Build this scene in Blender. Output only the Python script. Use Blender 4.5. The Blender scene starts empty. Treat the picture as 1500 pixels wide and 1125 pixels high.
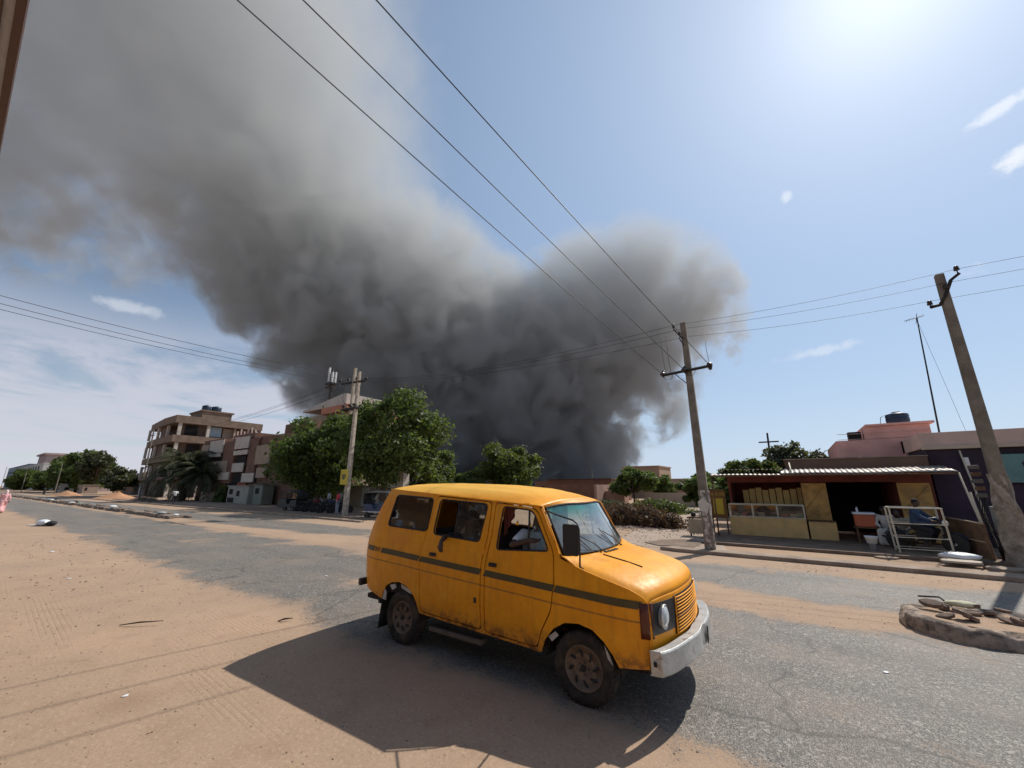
import bpy, bmesh, math, random
import numpy as np
from mathutils import noise as mnoise
from mathutils import Vector, Matrix
from mathutils.geometry import delaunay_2d_cdt
D = bpy.data; S = bpy.context.scene; COL = S.collection
R = math.radians
random.seed(7)
# ---------------------------------------------------------------- camera, sky, sun, exposure
cam_d = D.cameras.new('camera'); cam = D.objects.new('camera', cam_d); COL.objects.link(cam)
cam_d.sensor_width = 36; cam_d.lens = 36 * 572 / 1500
cam_d.clip_start = 0.05; cam_d.clip_end = 6000
cam.location = (0, 0, 2.08); cam.rotation_euler = (R(90 + 14.6), 0, R(35))
S.camera = cam
SUN_EL, SUN_AZ = R(47.5), R(70.5)
SUNV = Vector((math.cos(SUN_AZ) * math.cos(SUN_EL), math.sin(SUN_AZ) * math.cos(SUN_EL), math.sin(SUN_EL)))
sun_d = D.lights.new('sun', 'SUN'); sun_d.energy = 3.8; sun_d.angle = R(0.5); sun_d.color = (1, .94, .85)
sun = D.objects.new('sun', sun_d); COL.objects.link(sun)
sun.location = SUNV * 50; sun.rotation_euler = SUNV.to_track_quat('Z', 'Y').to_euler()
S.view_settings.view_transform = 'Standard'; S.view_settings.look = 'None'
S.view_settings.exposure = 0.2; S.view_settings.gamma = 1
S.cycles.use_denoising = True
S.cycles.use_adaptive_sampling = True; S.cycles.adaptive_threshold = .02
S.cycles.max_bounces = 6; S.cycles.diffuse_bounces = 3; S.cycles.glossy_bounces = 3; S.cycles.transmission_bounces = 6
S.cycles.transparent_max_bounces = 16; S.cycles.volume_bounces = 2
S.cycles.volume_step_rate = 0.4; S.cycles.volume_max_steps = 128
S.cycles.sample_clamp_indirect = 4

class NT:
    """small node-tree writer"""
    def __init__(s, tree): s.t = tree; s.t.nodes.clear()
    def n(s, typ, **kw):
        nd = s.t.nodes.new(typ)
        for k, v in kw.items():
            if k.startswith('_'): setattr(nd, k[1:], v)
            else: s.put(nd, int(k[1:]) if k[0] == 'i' and k[1:].isdigit() else k.replace('__', ' '), v)
        return nd
    def put(s, nd, key, v):
        sk = nd.inputs[key]
        if isinstance(v, bpy.types.NodeSocket): s.t.links.new(v, sk)
        elif isinstance(v, bpy.types.Node): s.t.links.new(v.outputs[0], sk)
        else:
            if sk.type == 'RGBA' and hasattr(v, '__len__') and len(v) == 3: v = (*v, 1)
            sk.default_value = v
    def m(s, op, a, b=0.0, c=0.0, clamp=False):
        nd = s.t.nodes.new('ShaderNodeMath'); nd.operation = op; nd.use_clamp = clamp
        for i, v in enumerate((a, b, c)): s.put(nd, i, v)
        return nd.outputs[0]
    def vm(s, op, a, b=None):
        nd = s.t.nodes.new('ShaderNodeVectorMath'); nd.operation = op
        s.put(nd, 0, a)
        if b is not None: s.put(nd, 1, b)
        return nd.outputs['Value'] if op in ('DISTANCE', 'LENGTH', 'DOT_PRODUCT') else nd.outputs[0]
    def mix(s, f, a, b):
        nd = s.t.nodes.new('ShaderNodeMix'); nd.data_type = 'RGBA'; nd.clamp_factor = True
        s.put(nd, 0, f); s.put(nd, 6, a); s.put(nd, 7, b)
        return nd.outputs[2]
    def mr(s, v, a, b, c=0., d=1., smooth=False):
        nd = s.t.nodes.new('ShaderNodeMapRange')
        if smooth: nd.interpolation_type = 'SMOOTHSTEP'
        for i, x in enumerate((v, a, b, c, d)): s.put(nd, i, x)
        return nd.outputs[0]
    def noise(s, vec, scale, detail=3., rough=.55, dist=0.):
        nd = s.t.nodes.new('ShaderNodeTexNoise'); nd.inputs['Scale'].default_value = scale
        nd.inputs['Detail'].default_value = detail; nd.inputs['Roughness'].default_value = rough
        nd.inputs['Distortion'].default_value = dist
        s.t.links.new(vec, nd.inputs['Vector']); return nd.outputs['Fac']

CLOUDLETS = [((.326, .78, .534), (.875, -.468, .125), .045, .012, .55), ((.339, .816, .468), (.841, -.493, .222), .028, .018, .75), ((.07, .835, .545), (.3, -.1, .95), .015, .010, .45),
             ((.08, .962, .261), (.98, -.1, .05), .08, .011, .35), ((-.94, .135, .313), (.28, .96, -.05), .06, .013, .4)]
# world: physical sky, a bright veil round the sun, thin clouds
W = D.worlds.new('World'); S.world = W; W.use_nodes = True
w = NT(W.node_tree)
sky = w.n('ShaderNodeTexSky', _sky_type='NISHITA', _sun_disc=False, _sun_elevation=SUN_EL, _sun_rotation=R(90) - SUN_AZ,
          _air_density=1.15, _dust_density=.25, _ozone_density=1.6, _altitude=300)
tc = w.n('ShaderNodeTexCoord').outputs['Generated']
dirn = w.vm('NORMALIZE', tc)
sd = w.vm('DOT_PRODUCT', dirn, tuple(SUNV))
sdc = w.m('MAXIMUM', sd, 0)
glow = w.m('ADD', w.m('MULTIPLY', w.m('POWER', sdc, 130), 3), w.m('ADD', w.m('MULTIPLY', w.m('POWER', sdc, 20), 2.6), w.m('MULTIPLY', w.m('POWER', sdc, 4), 1.15)))
sep = w.n('ShaderNodeSeparateXYZ', i0=dirn)
zc = w.m('MAXIMUM', sep.outputs[2], .03)
plan = w.n('ShaderNodeCombineXYZ', i0=w.m('DIVIDE', sep.outputs[0], w.m('ADD', zc, .12)), i1=w.m('DIVIDE', sep.outputs[1], w.m('ADD', zc, .12)), i2=0.).outputs[0]
c1 = w.noise(plan, 1.1, 7, .62, .6)
lowm = w.mr(sep.outputs[2], .18, .36, 1, 0, True)                # cloud deck near the horizon ...
westm = w.mr(w.vm('DOT_PRODUCT', dirn, (-.94, .34, 0)), .5, .95, 0, 1, True)   # ... down the road
deck = w.m('MULTIPLY', w.m('MULTIPLY', lowm, westm), w.mr(c1, .36, .56, 0, 1, True))
wisp = w.m('MULTIPLY', w.mr(w.noise(plan, 1.7, 8, .6, 1.2), .64, .80, 0, .5, True), w.mr(sep.outputs[2], .08, .3, 0, 1))
hz = w.m('POWER', w.m('SUBTRACT', 1, w.m('MAXIMUM', sep.outputs[2], 0)), 7)
skc = w.mix(w.m('MULTIPLY', hz, .95), sky.outputs[0], (8.4, 8.8, 9.6))
skc = w.mix(w.mr(w.vm('DOT_PRODUCT', dirn, (.15, .97, .2)), -.2, .9, .10, .50, True), skc, (5.7, 7.9, 11.2))
skc = w.mix(w.m('MULTIPLY', deck, .75), skc, (7.8, 7.8, 8.9))
skc = w.mix(wisp, skc, (10, 10.2, 10.8))
for d0, ax, L, T, amt in CLOUDLETS:
    df = w.vm('SUBTRACT', dirn, d0); al = w.vm('DOT_PRODUCT', df, ax); r2 = w.vm('LENGTH', w.vm('SUBTRACT', df, w.n('ShaderNodeVectorMath', _operation='SCALE', i0=ax, Scale=al).outputs[0]))
    rr = w.m('SQRT', w.m('ADD', w.m('POWER', w.m('DIVIDE', al, L), 2), w.m('POWER', w.m('DIVIDE', r2, T), 2)))
    k = w.mr(w.m('ADD', rr, w.m('MULTIPLY', w.m('SUBTRACT', w.noise(dirn, 26, 6, .65, .5), .5), 2.2)), .25, 1.1, amt, 0, True)
    skc = w.mix(k, skc, (10.5, 10.8, 11.4))
glc = w.n('ShaderNodeMix', _data_type='RGBA', _blend_type='ADD', i0=1.0, i6=skc, i7=w.n('ShaderNodeVectorMath', _operation='SCALE', i0=(1., .97, .93), Scale=glow).outputs[0])
bg = w.n('ShaderNodeBackground', Color=glc.outputs[2], Strength=.071)
w.n('ShaderNodeOutputWorld', Surface=bg)

# ---------------------------------------------------------------- materials
_M = {}
def mat(name, col=(.5, .5, .5), rough=.8, var=.18, scale=3., bump=.15, bscale=40., metal=0., col2=None, f2=.5, coat=0., spec=.5, sharp=.12):
    """weathered surface: base colour with large and small variation, optional second colour in patches"""
    if name in _M: return _M[name]
    m = D.materials.new(name); m.use_nodes = True; t = NT(m.node_tree)
    pos = t.n('ShaderNodeTexCoord').outputs['Object']
    a = t.noise(pos, scale, 5, .6); b = t.noise(pos, bscale, 4, .6)
    c = tuple(col)
    if col2 is not None:
        k = t.mr(a, f2 - sharp, f2 + sharp); c = t.mix(k, tuple(col), tuple(col2))
    v = t.m('ADD', t.m('MULTIPLY', t.m('SUBTRACT', t.noise(pos, scale * .7, 3), .5), var * 2.2), t.m('MULTIPLY', t.m('SUBTRACT', b, .5), var * 1.6))
    v = t.m('ADD', v, 1)
    cc = t.n('ShaderNodeVectorMath', _operation='SCALE', i0=c, Scale=v).outputs[0]
    p = t.n('ShaderNodeBsdfPrincipled', Base__Color=cc, Roughness=rough, Metallic=metal)
    p.inputs['Specular IOR Level'].default_value = spec
    if coat: p.inputs['Coat Weight'].default_value = coat; p.inputs['Coat Roughness'].default_value = .15
    if bump:
        bp = t.n('ShaderNodeBump', Height=b, Strength=bump, Distance=.02); t.put(p, 'Normal', bp)
    t.n('ShaderNodeOutputMaterial', Surface=p)
    _M[name] = m; return m

# ---------------------------------------------------------------- object tree
def tag(o, label=None, cat=None, group=None, kind=None):
    if label: o['label'] = label
    if cat: o['category'] = cat
    if group: o['group'] = group
    if kind: o['kind'] = kind
    return o
def empty(name, loc, label=None, cat=None, group=None, rz=0.):
    o = D.objects.new(name, None); COL.objects.link(o); o.location = loc; o.rotation_euler = (0, 0, rz)
    o.empty_display_size = .1
    return tag(o, label, cat, group)
def kids(o): return [c for c in D.objects if c.parent == o]
def copy_tree(o, parent=None):
    c = o.copy(); COL.objects.link(c); c.parent = parent
    for ch in kids(o): copy_tree(ch, c)
    return c
def wloc(p):
    v = Vector((0, 0, 0))
    while p is not None: v = v + p.location; p = p.parent
    return v

class MB:
    """collects shapes for one mesh"""
    def __init__(s): s.v = []; s.f = []; s.sm = []
    def add(s, vs, fs, smooth=False):
        b = len(s.v); s.v += [tuple(v) for v in vs]; s.f += [tuple(b + i for i in f) for f in fs]; s.sm += [smooth] * len(fs); return s
    def box(s, x0, x1, y0, y1, z0, z1, rot=0., tilt=None):
        c = ((x0 + x1) / 2, (y0 + y1) / 2); vs = []
        for x, y, z in ((x0,y0,z0),(x1,y0,z0),(x1,y1,z0),(x0,y1,z0),(x0,y0,z1),(x1,y0,z1),(x1,y1,z1),(x0,y1,z1)):
            if rot:
                dx, dy = x - c[0], y - c[1]; x = c[0] + dx * math.cos(rot) - dy * math.sin(rot); y = c[1] + dx * math.sin(rot) + dy * math.cos(rot)
            if tilt: x += tilt[0] * (z - z0); y += tilt[1] * (z - z0)
            vs.append((x, y, z))
        return s.add(vs, [(0,3,2,1),(4,5,6,7),(0,1,5,4),(1,2,6,5),(2,3,7,6),(3,0,4,7)])
    def tube(s, pts, r, n=8, cap=True, smooth=True):
        pts = [Vector(p) for p in pts]; rs = r if hasattr(r, '__len__') else [r] * len(pts)
        vs = []; fs = []; N = len(pts); prev = None
        for i, p in enumerate(pts):
            d = (pts[min(i + 1, N - 1)] - pts[max(i - 1, 0)]); d = d.normalized() if d.length > 1e-9 else Vector((0, 0, 1))
            if prev is None:
                a = d.cross(Vector((0, 0, 1)));
                if a.length < .05: a = d.cross(Vector((1, 0, 0)))
            else: a = prev - d * prev.dot(d)
            a.normalize(); prev = a; b = d.cross(a)
            for k in range(n):
                t = 2 * math.pi * k / n; vs.append(p + (a * math.cos(t) + b * math.sin(t)) * rs[i])
        for i in range(N - 1):
            for k in range(n): fs.append((i * n + k, i * n + (k + 1) % n, (i + 1) * n + (k + 1) % n, (i + 1) * n + k))
        s.add(vs, fs, smooth)
        if cap: b = len(s.v) - len(vs); s.f += [tuple(b + k for k in reversed(range(n))), tuple(b + (N - 1) * n + k for k in range(n))]; s.sm += [False, False]
        return s
    def lathe(s, prof, c, axis='Z', n=24, smooth=True, caps=True):
        vs = []; fs = []
        for (r, h) in prof:
            for k in range(n):
                t = 2 * math.pi * k / n; a, b = r * math.cos(t), r * math.sin(t)
                vs.append({'Z': (c[0] + a, c[1] + b, c[2] + h), 'Y': (c[0] + a, c[1] + h, c[2] + b), 'X': (c[0] + h, c[1] + a, c[2] + b)}[axis])
        for i in range(len(prof) - 1):
            for k in range(n): fs.append((i * n + k, i * n + (k + 1) % n, (i + 1) * n + (k + 1) % n, (i + 1) * n + k))
        if caps: fs += [tuple(reversed(range(n))), tuple((len(prof) - 1) * n + k for k in range(n))]
        return s.add(vs, fs, smooth)
    def ball(s, c, r, n=10, m=6):
        rr = r if hasattr(r, '__len__') else (r, r, r)
        vs = [(c[0], c[1], c[2] + rr[2])]; fs = []
        for i in range(1, m):
            for k in range(n):
                a = math.pi * i / m; t = 2 * math.pi * k / n
                vs.append((c[0] + rr[0] * math.sin(a) * math.cos(t), c[1] + rr[1] * math.sin(a) * math.sin(t), c[2] + rr[2] * math.cos(a)))
        vs.append((c[0], c[1], c[2] - rr[2]))
        for k in range(n): fs.append((0, 1 + k, 1 + (k + 1) % n)); fs.append((len(vs) - 1, 1 + (m - 2) * n + (k + 1) % n, 1 + (m - 2) * n + k))
        for i in range(m - 2):
            for k in range(n): fs.append((1 + i * n + k, 1 + (i + 1) * n + k, 1 + (i + 1) * n + (k + 1) % n, 1 + i * n + (k + 1) % n))
        return s.add(vs, fs, True)
    def grid(s, fn, us, vs_, smooth=True, flip=False):
        vs = [fn(u, v) for u in us for v in vs_]; m = len(vs_); fs = []
        for i in range(len(us) - 1):
            for j in range(m - 1):
                q = (i * m + j, (i + 1) * m + j, (i + 1) * m + j + 1, i * m + j + 1); fs.append(q[::-1] if flip else q)
        return s.add(vs, fs, smooth)
    def poly(s, pts): return s.add(pts, [tuple(range(len(pts)))])
    def prism(s, pts2, axis, a0, a1):
        """extrude a 2-D outline along an axis: axis 'Y' takes (x,z), 'Z' takes (x,y), 'X' takes (y,z)"""
        mk = {'Y': lambda p, a: (p[0], a, p[1]), 'Z': lambda p, a: (p[0], p[1], a), 'X': lambda p, a: (a, p[0], p[1])}[axis]
        n = len(pts2); vs = [mk(p, a0) for p in pts2] + [mk(p, a1) for p in pts2]
        return s.add(vs, [tuple(range(n)), tuple(n + i for i in reversed(range(n)))] + [(i, n + i, n + (i + 1) % n, (i + 1) % n) for i in range(n)])
    def build(s, name, m, parent=None, bevel=0., world=True, solid=0., auto=None, off=None):
        me = D.meshes.new(name); o0 = wloc(parent) if (parent is not None and world) else Vector((0, 0, 0))
        if off is not None: o0 = Vector(off)
        me.from_pydata([(v[0] - o0[0], v[1] - o0[1], v[2] - o0[2]) for v in s.v], [], s.f)
        me.polygons.foreach_set('use_smooth', s.sm); me.materials.append(m)
        o = D.objects.new(name, me); COL.objects.link(o); o.parent = parent
        if off is not None: o.location = off
        bm = bmesh.new(); bm.from_mesh(me); bmesh.ops.recalc_face_normals(bm, faces=bm.faces); bm.to_mesh(me); bm.free()
        if solid:
            md = o.modifiers.new('solid', 'SOLIDIFY'); md.thickness = solid; md.offset = -1
        if bevel:
            md = o.modifiers.new('bevel', 'BEVEL'); md.width = bevel; md.segments = 2; md.limit_method = 'ANGLE'; md.angle_limit = R(40)
        return o
def box_obj(name, b, m, parent=None, bevel=0., rot=0.): return MB().box(*b, rot=rot).build(name, m, parent, bevel)
# ---------------------------------------------------------------- ground and roads
def ground_nodes(t):
    pos = t.n('ShaderNodeNewGeometry').outputs['Position']
    n1 = t.noise(pos, .35, 5, .6, .3); n2 = t.noise(pos, 2.2, 5, .65); n3 = t.noise(pos, 28, 4, .7); n4 = t.noise(pos, 120, 2, .6)
    c = t.mix(t.mr(n1, .35, .68), (.43, .295, .195), (.355, .25, .175))
    c = t.mix(t.mr(n2, .5, .78, 0, .55), c, (.27, .175, .115))
    c = t.mix(t.mr(n3, .54, .70, 0, .6), c, (.54, .40, .29))
    c = t.mix(t.mr(n3, .44, .30, 0, .55), c, (.25, .165, .11))
    c = t.mix(t.mr(n4, .58, .70, 0, .6), c, (.22, .14, .09))
    # dark specks of gravel and crumbs of tar
    vo = t.n('ShaderNodeTexVoronoi', Vector=pos, Scale=9.0)
    c = t.mix(t.m('MULTIPLY', t.mr(vo.outputs['Distance'], .035, .06, 1, 0), t.mr(n2, .45, .6)), c, (.14, .10, .08))
    # faint tyre ribs along the road
    sp = t.n('ShaderNodeSeparateXYZ', i0=pos)
    hgt = t.m('ADD', t.m('MULTIPLY', n2, .6), t.m('ADD', t.m('MULTIPLY', n3, .25), t.m('MULTIPLY', n4, .12)))
    trk = t.m('MULTIPLY', t.mr(t.m('SINE', t.m('ADD', t.m('MULTIPLY', sp.outputs[1], 105), t.m('MULTIPLY', sp.outputs[0], 5))), .0, 1),
              t.mr(t.noise(t.n('ShaderNodeMapping', Vector=pos, Scale=(.25, 1.3, 1)).outputs[0], .9, 2), .55, .66))
    hgt = t.m('SUBTRACT', hgt, t.m('MULTIPLY', trk, .15))
    c = t.mix(t.m('MULTIPLY', trk, .13), c, (.26, .18, .12))
    dst = t.vm('DISTANCE', pos, (-5.72, 1.52, 0)); c = t.mix(t.mr(t.m('ADD', dst, t.m('MULTIPLY', n2, .5)), .30, .62, .45, 0), c, (.24, .15, .10))
    return pos, sp, c, hgt, (n1, n2, n3, n4)
gm = D.materials.new('dry_earth'); gm.use_nodes = True; t = NT(gm.node_tree)
pos, sp, c, hgt, _ = ground_nodes(t)
p = t.n('ShaderNodeBsdfPrincipled', Base__Color=c, Roughness=.95, Normal=t.n('ShaderNodeBump', Height=hgt, Strength=.8, Distance=.05)); p.inputs['Specular IOR Level'].default_value = .2
t.n('ShaderNodeOutputMaterial', Surface=p)

rm = D.materials.new('dusty_asphalt'); rm.use_nodes = True; t = NT(rm.node_tree)
pos, sp, c, hgt, (n1, n2, n3, n4) = ground_nodes(t)
X, Y = sp.outputs[0], sp.outputs[1]
edge = t.m('MULTIPLY', t.m('SUBTRACT', t.noise(pos, .45, 6, .62), .5), 1.7)
ed2 = t.m('MULTIPLY', t.m('SUBTRACT', t.noise(pos, 3.5, 5, .7), .5), .8)
Yw = t.m('ADD', Y, t.m('ADD', edge, ed2))
near = t.m('MULTIPLY', t.mr(Yw, 3.3, 4.7, 0, 1, True), t.mr(Yw, 7.7, 9.0, 1, 0, True))
lo = t.mr(X, -22, -12, 9.6, 11.0); lo = t.m('SUBTRACT', lo, t.mr(X, -8, 0, 0, 1.5))
far = t.m('MULTIPLY', t.m('GREATER_THAN', Yw, lo), t.mr(Yw, 12.5, 13.0, 1, 0, True))
fx = t.m('SUBTRACT', Yw, lo); far = t.m('MULTIPLY', t.mr(fx, -.4, .7, 0, 1, True), t.mr(Yw, 12.1, 13.3, 1, 0, True))
asp = t.m('MAXIMUM', near, far, clamp=True)
vo = t.n('ShaderNodeTexVoronoi', Vector=pos, Scale=85.0); vo2 = t.n('ShaderNodeTexVoronoi', Vector=pos, Scale=38.0)
ac = t.mix(t.mr(vo.outputs['Color'], .45, .95, 0, .8), (.115, .105, .094), (.40, .36, .31))
ac = t.mix(t.mr(vo2.outputs['Color'], .72, .9, 0, .5), ac, (.52, .47, .41))
ac = t.mix(t.mr(t.noise(pos, .7, 4), .42, .7, 0, .5), ac, (.27, .22, .175))
ac = t.mix(t.mr(t.noise(t.n('ShaderNodeMapping', Vector=pos, Scale=(.12, 1, 1)).outputs[0], 1.3, 4), .5, .75, 0, .45), ac, (.085, .08, .075))
cr = t.n('ShaderNodeTexVoronoi', _feature='DISTANCE_TO_EDGE', Vector=t.n('ShaderNodeVectorMath', _operation='ADD', i0=pos, i1=t.n('ShaderNodeTexNoise', Vector=pos, Scale=1.2, Detail=4).outputs['Color']).outputs[0], Scale=.33)
crk = t.m('MULTIPLY', t.mr(cr.outputs[0], .004, .014, 1, 0), t.mr(n1, .42, .5))
ac = t.mix(t.m('MULTIPLY', crk, .45), ac, (.04, .035, .03))
oil = t.m('MULTIPLY', t.mr(t.noise(pos, 1.1, 5, .65, .5), .58, .68, 0, 1, True), t.mr(n3, .3, .6, .3, .8))
ac = t.mix(t.m('MULTIPLY', oil, .6), ac, (.06, .055, .05))
dust = t.mr(t.noise(pos, .55, 6, .7, .4), .46, .72, 0, .75)
asp2 = t.m('MULTIPLY', asp, t.m('SUBTRACT', 1, dust))
asp3 = t.mr(t.m('ADD', asp2, t.m('MULTIPLY', t.m('SUBTRACT', n3, .5), 1.1)), .22, .7, 0, 1, True)
cc = t.mix(asp3, c, ac)
hh = t.n('ShaderNodeMix', i0=asp3, i2=hgt, i3=t.m('ADD', t.m('MULTIPLY', vo.outputs['Distance'], .5), .5)).outputs[0]
p = t.n('ShaderNodeBsdfPrincipled', Base__Color=cc, Roughness=t.n('ShaderNodeMix', i0=asp3, i2=.95, i3=.62).outputs[0], Normal=t.n('ShaderNodeBump', Height=hh, Strength=.6, Distance=.02)); p.inputs['Specular IOR Level'].default_value = .35
t.n('ShaderNodeOutputMaterial', Surface=p)

g = MB(); g.add([(-3000, -2500, 0), (2500, -2500, 0), (2500, 3000, 0), (-3000, 3000, 0)], [(0, 1, 2, 3)])
tag(g.build('ground', gm), kind='structure')
g = MB(); g.add([(-420, -30, .004), (70, -30, .004), (70, 14.6, .004), (-420, 14.6, .004)], [(0, 1, 2, 3)])
tag(g.build('road', rm), kind='structure')
SMOKE_BLOBS = [
    (-239, 611, 14, 28, 1.00),
    (-255, 588, 51, 79, 1.00),
    (-309, 535, 98, 141, 1.05),
    (-390, 463, 145, 196, 1.00),
    (-302, 507, 203, 173, 1.00),
    (-444, 378, 217, 201, 1.00),
    (-206, 568, 224, 141, 0.90),
    (-134, 598, 287, 134, 0.75),
    (-96, 628, 276, 97, 0.45),
    (-150, 564, 358, 79, 1.10),
    (-199, 549, 297, 126, 0.85),
    (-96, 619, 303, 46, 0.65),
    (-110, 601, 329, 43, 0.90),
    (-276, 488, 318, 38, 1.10),
    (-232, 520, 316, 91, 1.00),
    (-331, 454, 264, 111, 0.90),
    (-470, 329, 273, 209, 0.95),
    (-504, 242, 354, 199, 0.90),
    (-525, 174, 442, 219, 0.80),
    (-543, 110, 522, 250, 0.72),
    (-551, 56, 595, 292, 0.62),
    (-562, -2, 677, 365, 0.60),
    (-441, 142, 570, 215, 0.50),
    (-523, 357, 148, 108, 0.60),
    (-489, 416, 77, 110, 0.70),
    (-683, -33, 507, 316, 0.45),
    (-77, 658, 224, 71, 0.22),
    (-176, 642, 134, 97, 0.30),
    (-444, 239, 415, 178, 0.40),
    (-368, 224, 549, 132, 0.22),
]
# ---------------------------------------------------------------- the smoke plume (a real volume, ~600 m away and up to 500 m high)
def build_smoke(blobs):
    mb = MB()
    for (x, y, z, r, wt) in blobs: mb.ball((x, y, z), r * 1.02, 16, 10)
    sm = D.materials.new('smoke'); sm.use_nodes = True; t = NT(sm.node_tree)
    pos = t.n('ShaderNodeNewGeometry').outputs['Position']
    F = None
    for (x, y, z, r, wt) in blobs:
        d = t.vm('DISTANCE', pos, (x, y, z))
        f = t.m('MULTIPLY_ADD', d, -wt / r, wt)
        F = f if F is None else t.m('SMOOTH_MAX', F, f, .2)
    Fz = t.n('ShaderNodeSeparateXYZ', i0=pos).outputs[2]
    n = t.noise(pos, .0115, 7, .62, .45)
    nb_ = t.noise(pos, .026, 5, .62, .5)
    n2 = t.m('ADD', t.m('MULTIPLY', t.m('SUBTRACT', n, .5), t.mr(Fz, 120, 420, 1.0, .55)), t.m('MULTIPLY', t.m('SUBTRACT', nb_, .5), t.mr(Fz, 280, 440, 1.8, .3)))
    e = t.m('MAXIMUM', F, 0)
    fall = t.m('MULTIPLY', t.m('MINIMUM', t.m('MULTIPLY', e, 5), 1), n2)
    d = t.m('MAXIMUM', t.m('SUBTRACT', t.m('ADD', e, fall), .10), 0)
    dens = t.m('MULTIPLY', t.mr(d, 0, t.mr(Fz, 260, 430, .09, .5), 0, 1), t.mr(Fz, 60, 420, .036, .0125))
    pv = t.n('ShaderNodeVolumePrincipled', Color=t.mix(t.mr(Fz, 20, 330, 0, 1), (.42, .445, .47), (.80, .815, .805)), Density=dens, Anisotropy=.0)
    t.n('ShaderNodeOutputMaterial', Volume=pv)
    o = mb.build('smoke_plume', sm)
    md = o.modifiers.new('hull', 'REMESH'); md.mode = 'VOXEL'; md.voxel_size = 14
    dg = bpy.context.evaluated_depsgraph_get(); me = D.meshes.new_from_object(o.evaluated_get(dg)); o.modifiers.clear(); o.data = me
    me.materials.clear(); me.materials.append(sm)
    tag(o, 'huge dark grey smoke plume billowing up behind the town and drifting left', 'smoke', kind='stuff')
    return o
build_smoke(SMOKE_BLOBS)
# ---------------------------------------------------------------- the yellow van
YC = 4.97
_hz = [.30, .40, .50, .65, .80, .95, 1.10, 1.18, 1.26, 1.45, 1.65, 1.85, 1.93, 2.05]
_hw = [.885, .915, .935, .952, .960, .963, .960, .952, .938, .912, .882, .850, .836, .80]
def hwid(x, z):
    zn = z + .045 * (x + 3.4)
    y = float(np.interp(zn, _hz, _hw))
    # pressed swage line along the flank
    zl = 1.005 - .047 * (x + 5.0)
    y -= .007 * math.exp(-((z - zl) / .018) ** 2) * (1 if -5.1 < x < -1.5 else 0)
    y += .009 * mnoise.noise(Vector((x * 2.3, z * 2.9, 1.7))) + .0035 * mnoise.noise(Vector((x * 6.5, z * 7.5, 5.1)))
    if x > -1.8: y -= .085 * min(1, (x + 1.8) / .52) ** 2.6
    if x < -5.3: y -= .07 * min(1.3, (-5.3 - x) / .3) ** 2
    return y
def SP(x, z, side=-1, off=0.): return (x, YC + side * (hwid(x, z) + off), z)
def dense(poly, step=.045, closed=True):
    out = []; n = len(poly)
    for i in range(n if closed else n - 1):
        a, b = poly[i], poly[(i + 1) % n]; L = math.hypot(b[0] - a[0], b[1] - a[1]); k = max(1, int(L / step + .5))
        out += [(a[0] + (b[0] - a[0]) * j / k, a[1] + (b[1] - a[1]) * j / k) for j in range(k)]
    if not closed: out.append(poly[-1])
    return out
def inside(p, poly):
    x, y = p; c = False; j = len(poly) - 1
    for i in range(len(poly)):
        if (poly[i][1] > y) != (poly[j][1] > y) and x < (poly[j][0] - poly[i][0]) * (y - poly[i][1]) / (poly[j][1] - poly[i][1]) + poly[i][0]: c = not c
        j = i
    return c
def rounded(poly, r=.04, n=4):
    out = []; N = len(poly)
    for i in range(N):
        p = Vector(poly[i]); a = Vector(poly[i - 1]) - p; b = Vector(poly[(i + 1) % N]) - p
        rr = min(r, a.length * .45, b.length * .45); a = p + a.normalized() * rr; b = p + b.normalized() * rr
        for k in range(n + 1): t = k / n; q = a * (1 - t) ** 2 + p * 2 * t * (1 - t) + b * t * t; out.append((q.x, q.y))
    return out
def shell(mb, outline, holes, fn, flip=False, g=.05):
    loops = [dense(outline)] + [dense(h) for h in holes]
    vs = []; es = []
    for lp in loops:
        b = len(vs); vs += lp; es += [(b + i, b + (i + 1) % len(lp)) for i in range(len(lp))]
    xs = [p[0] for p in loops[0]]; zs = [p[1] for p in loops[0]]
    x = min(xs) + g / 2
    while x < max(xs):
        z = min(zs) + g / 2
        while z < max(zs):
            if inside((x, z), loops[0]) and not any(inside((x, z), h) for h in loops[1:]):
                if min((x - q[0]) ** 2 + (z - q[1]) ** 2 for lp in loops for q in lp) > (g * .45) ** 2: vs.append((x, z))
            z += g * .6
        x += g
    r = delaunay_2d_cdt([Vector(v) for v in vs], es, [], 0, 1e-5)
    V, Fc = r[0], r[2]; fs = []
    for f in Fc:
        c = (sum(V[i].x for i in f) / 3, sum(V[i].y for i in f) / 3)
        if inside(c, loops[0]) and not any(inside(c, h) for h in loops[1:]):
            a, b, c2 = (V[i] for i in f[:3]); ccw = (b - a).cross(c2 - a) > 0
            fs.append(tuple(f) if ccw != flip else tuple(reversed(f)))
    mb.add([fn(v.x, v.y) for v in V], fs, True); return mb
def raw_build(mb, name, m, parent, solid=0., off=-1):
    me = D.meshes.new(name); o0 = wloc(parent)
    me.from_pydata([(v[0] - o0[0], v[1] - o0[1], v[2] - o0[2]) for v in mb.v], [], mb.f)
    me.polygons.foreach_set('use_smooth', mb.sm); me.materials.append(m)
    o = D.objects.new(name, me); COL.objects.link(o); o.parent = parent
    if solid:
        md = o.modifiers.new('solid', 'SOLIDIFY'); md.thickness = solid; md.offset = off
        md = o.modifiers.new('edges', 'EDGE_SPLIT'); md.split_angle = R(50)
    return o

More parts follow.
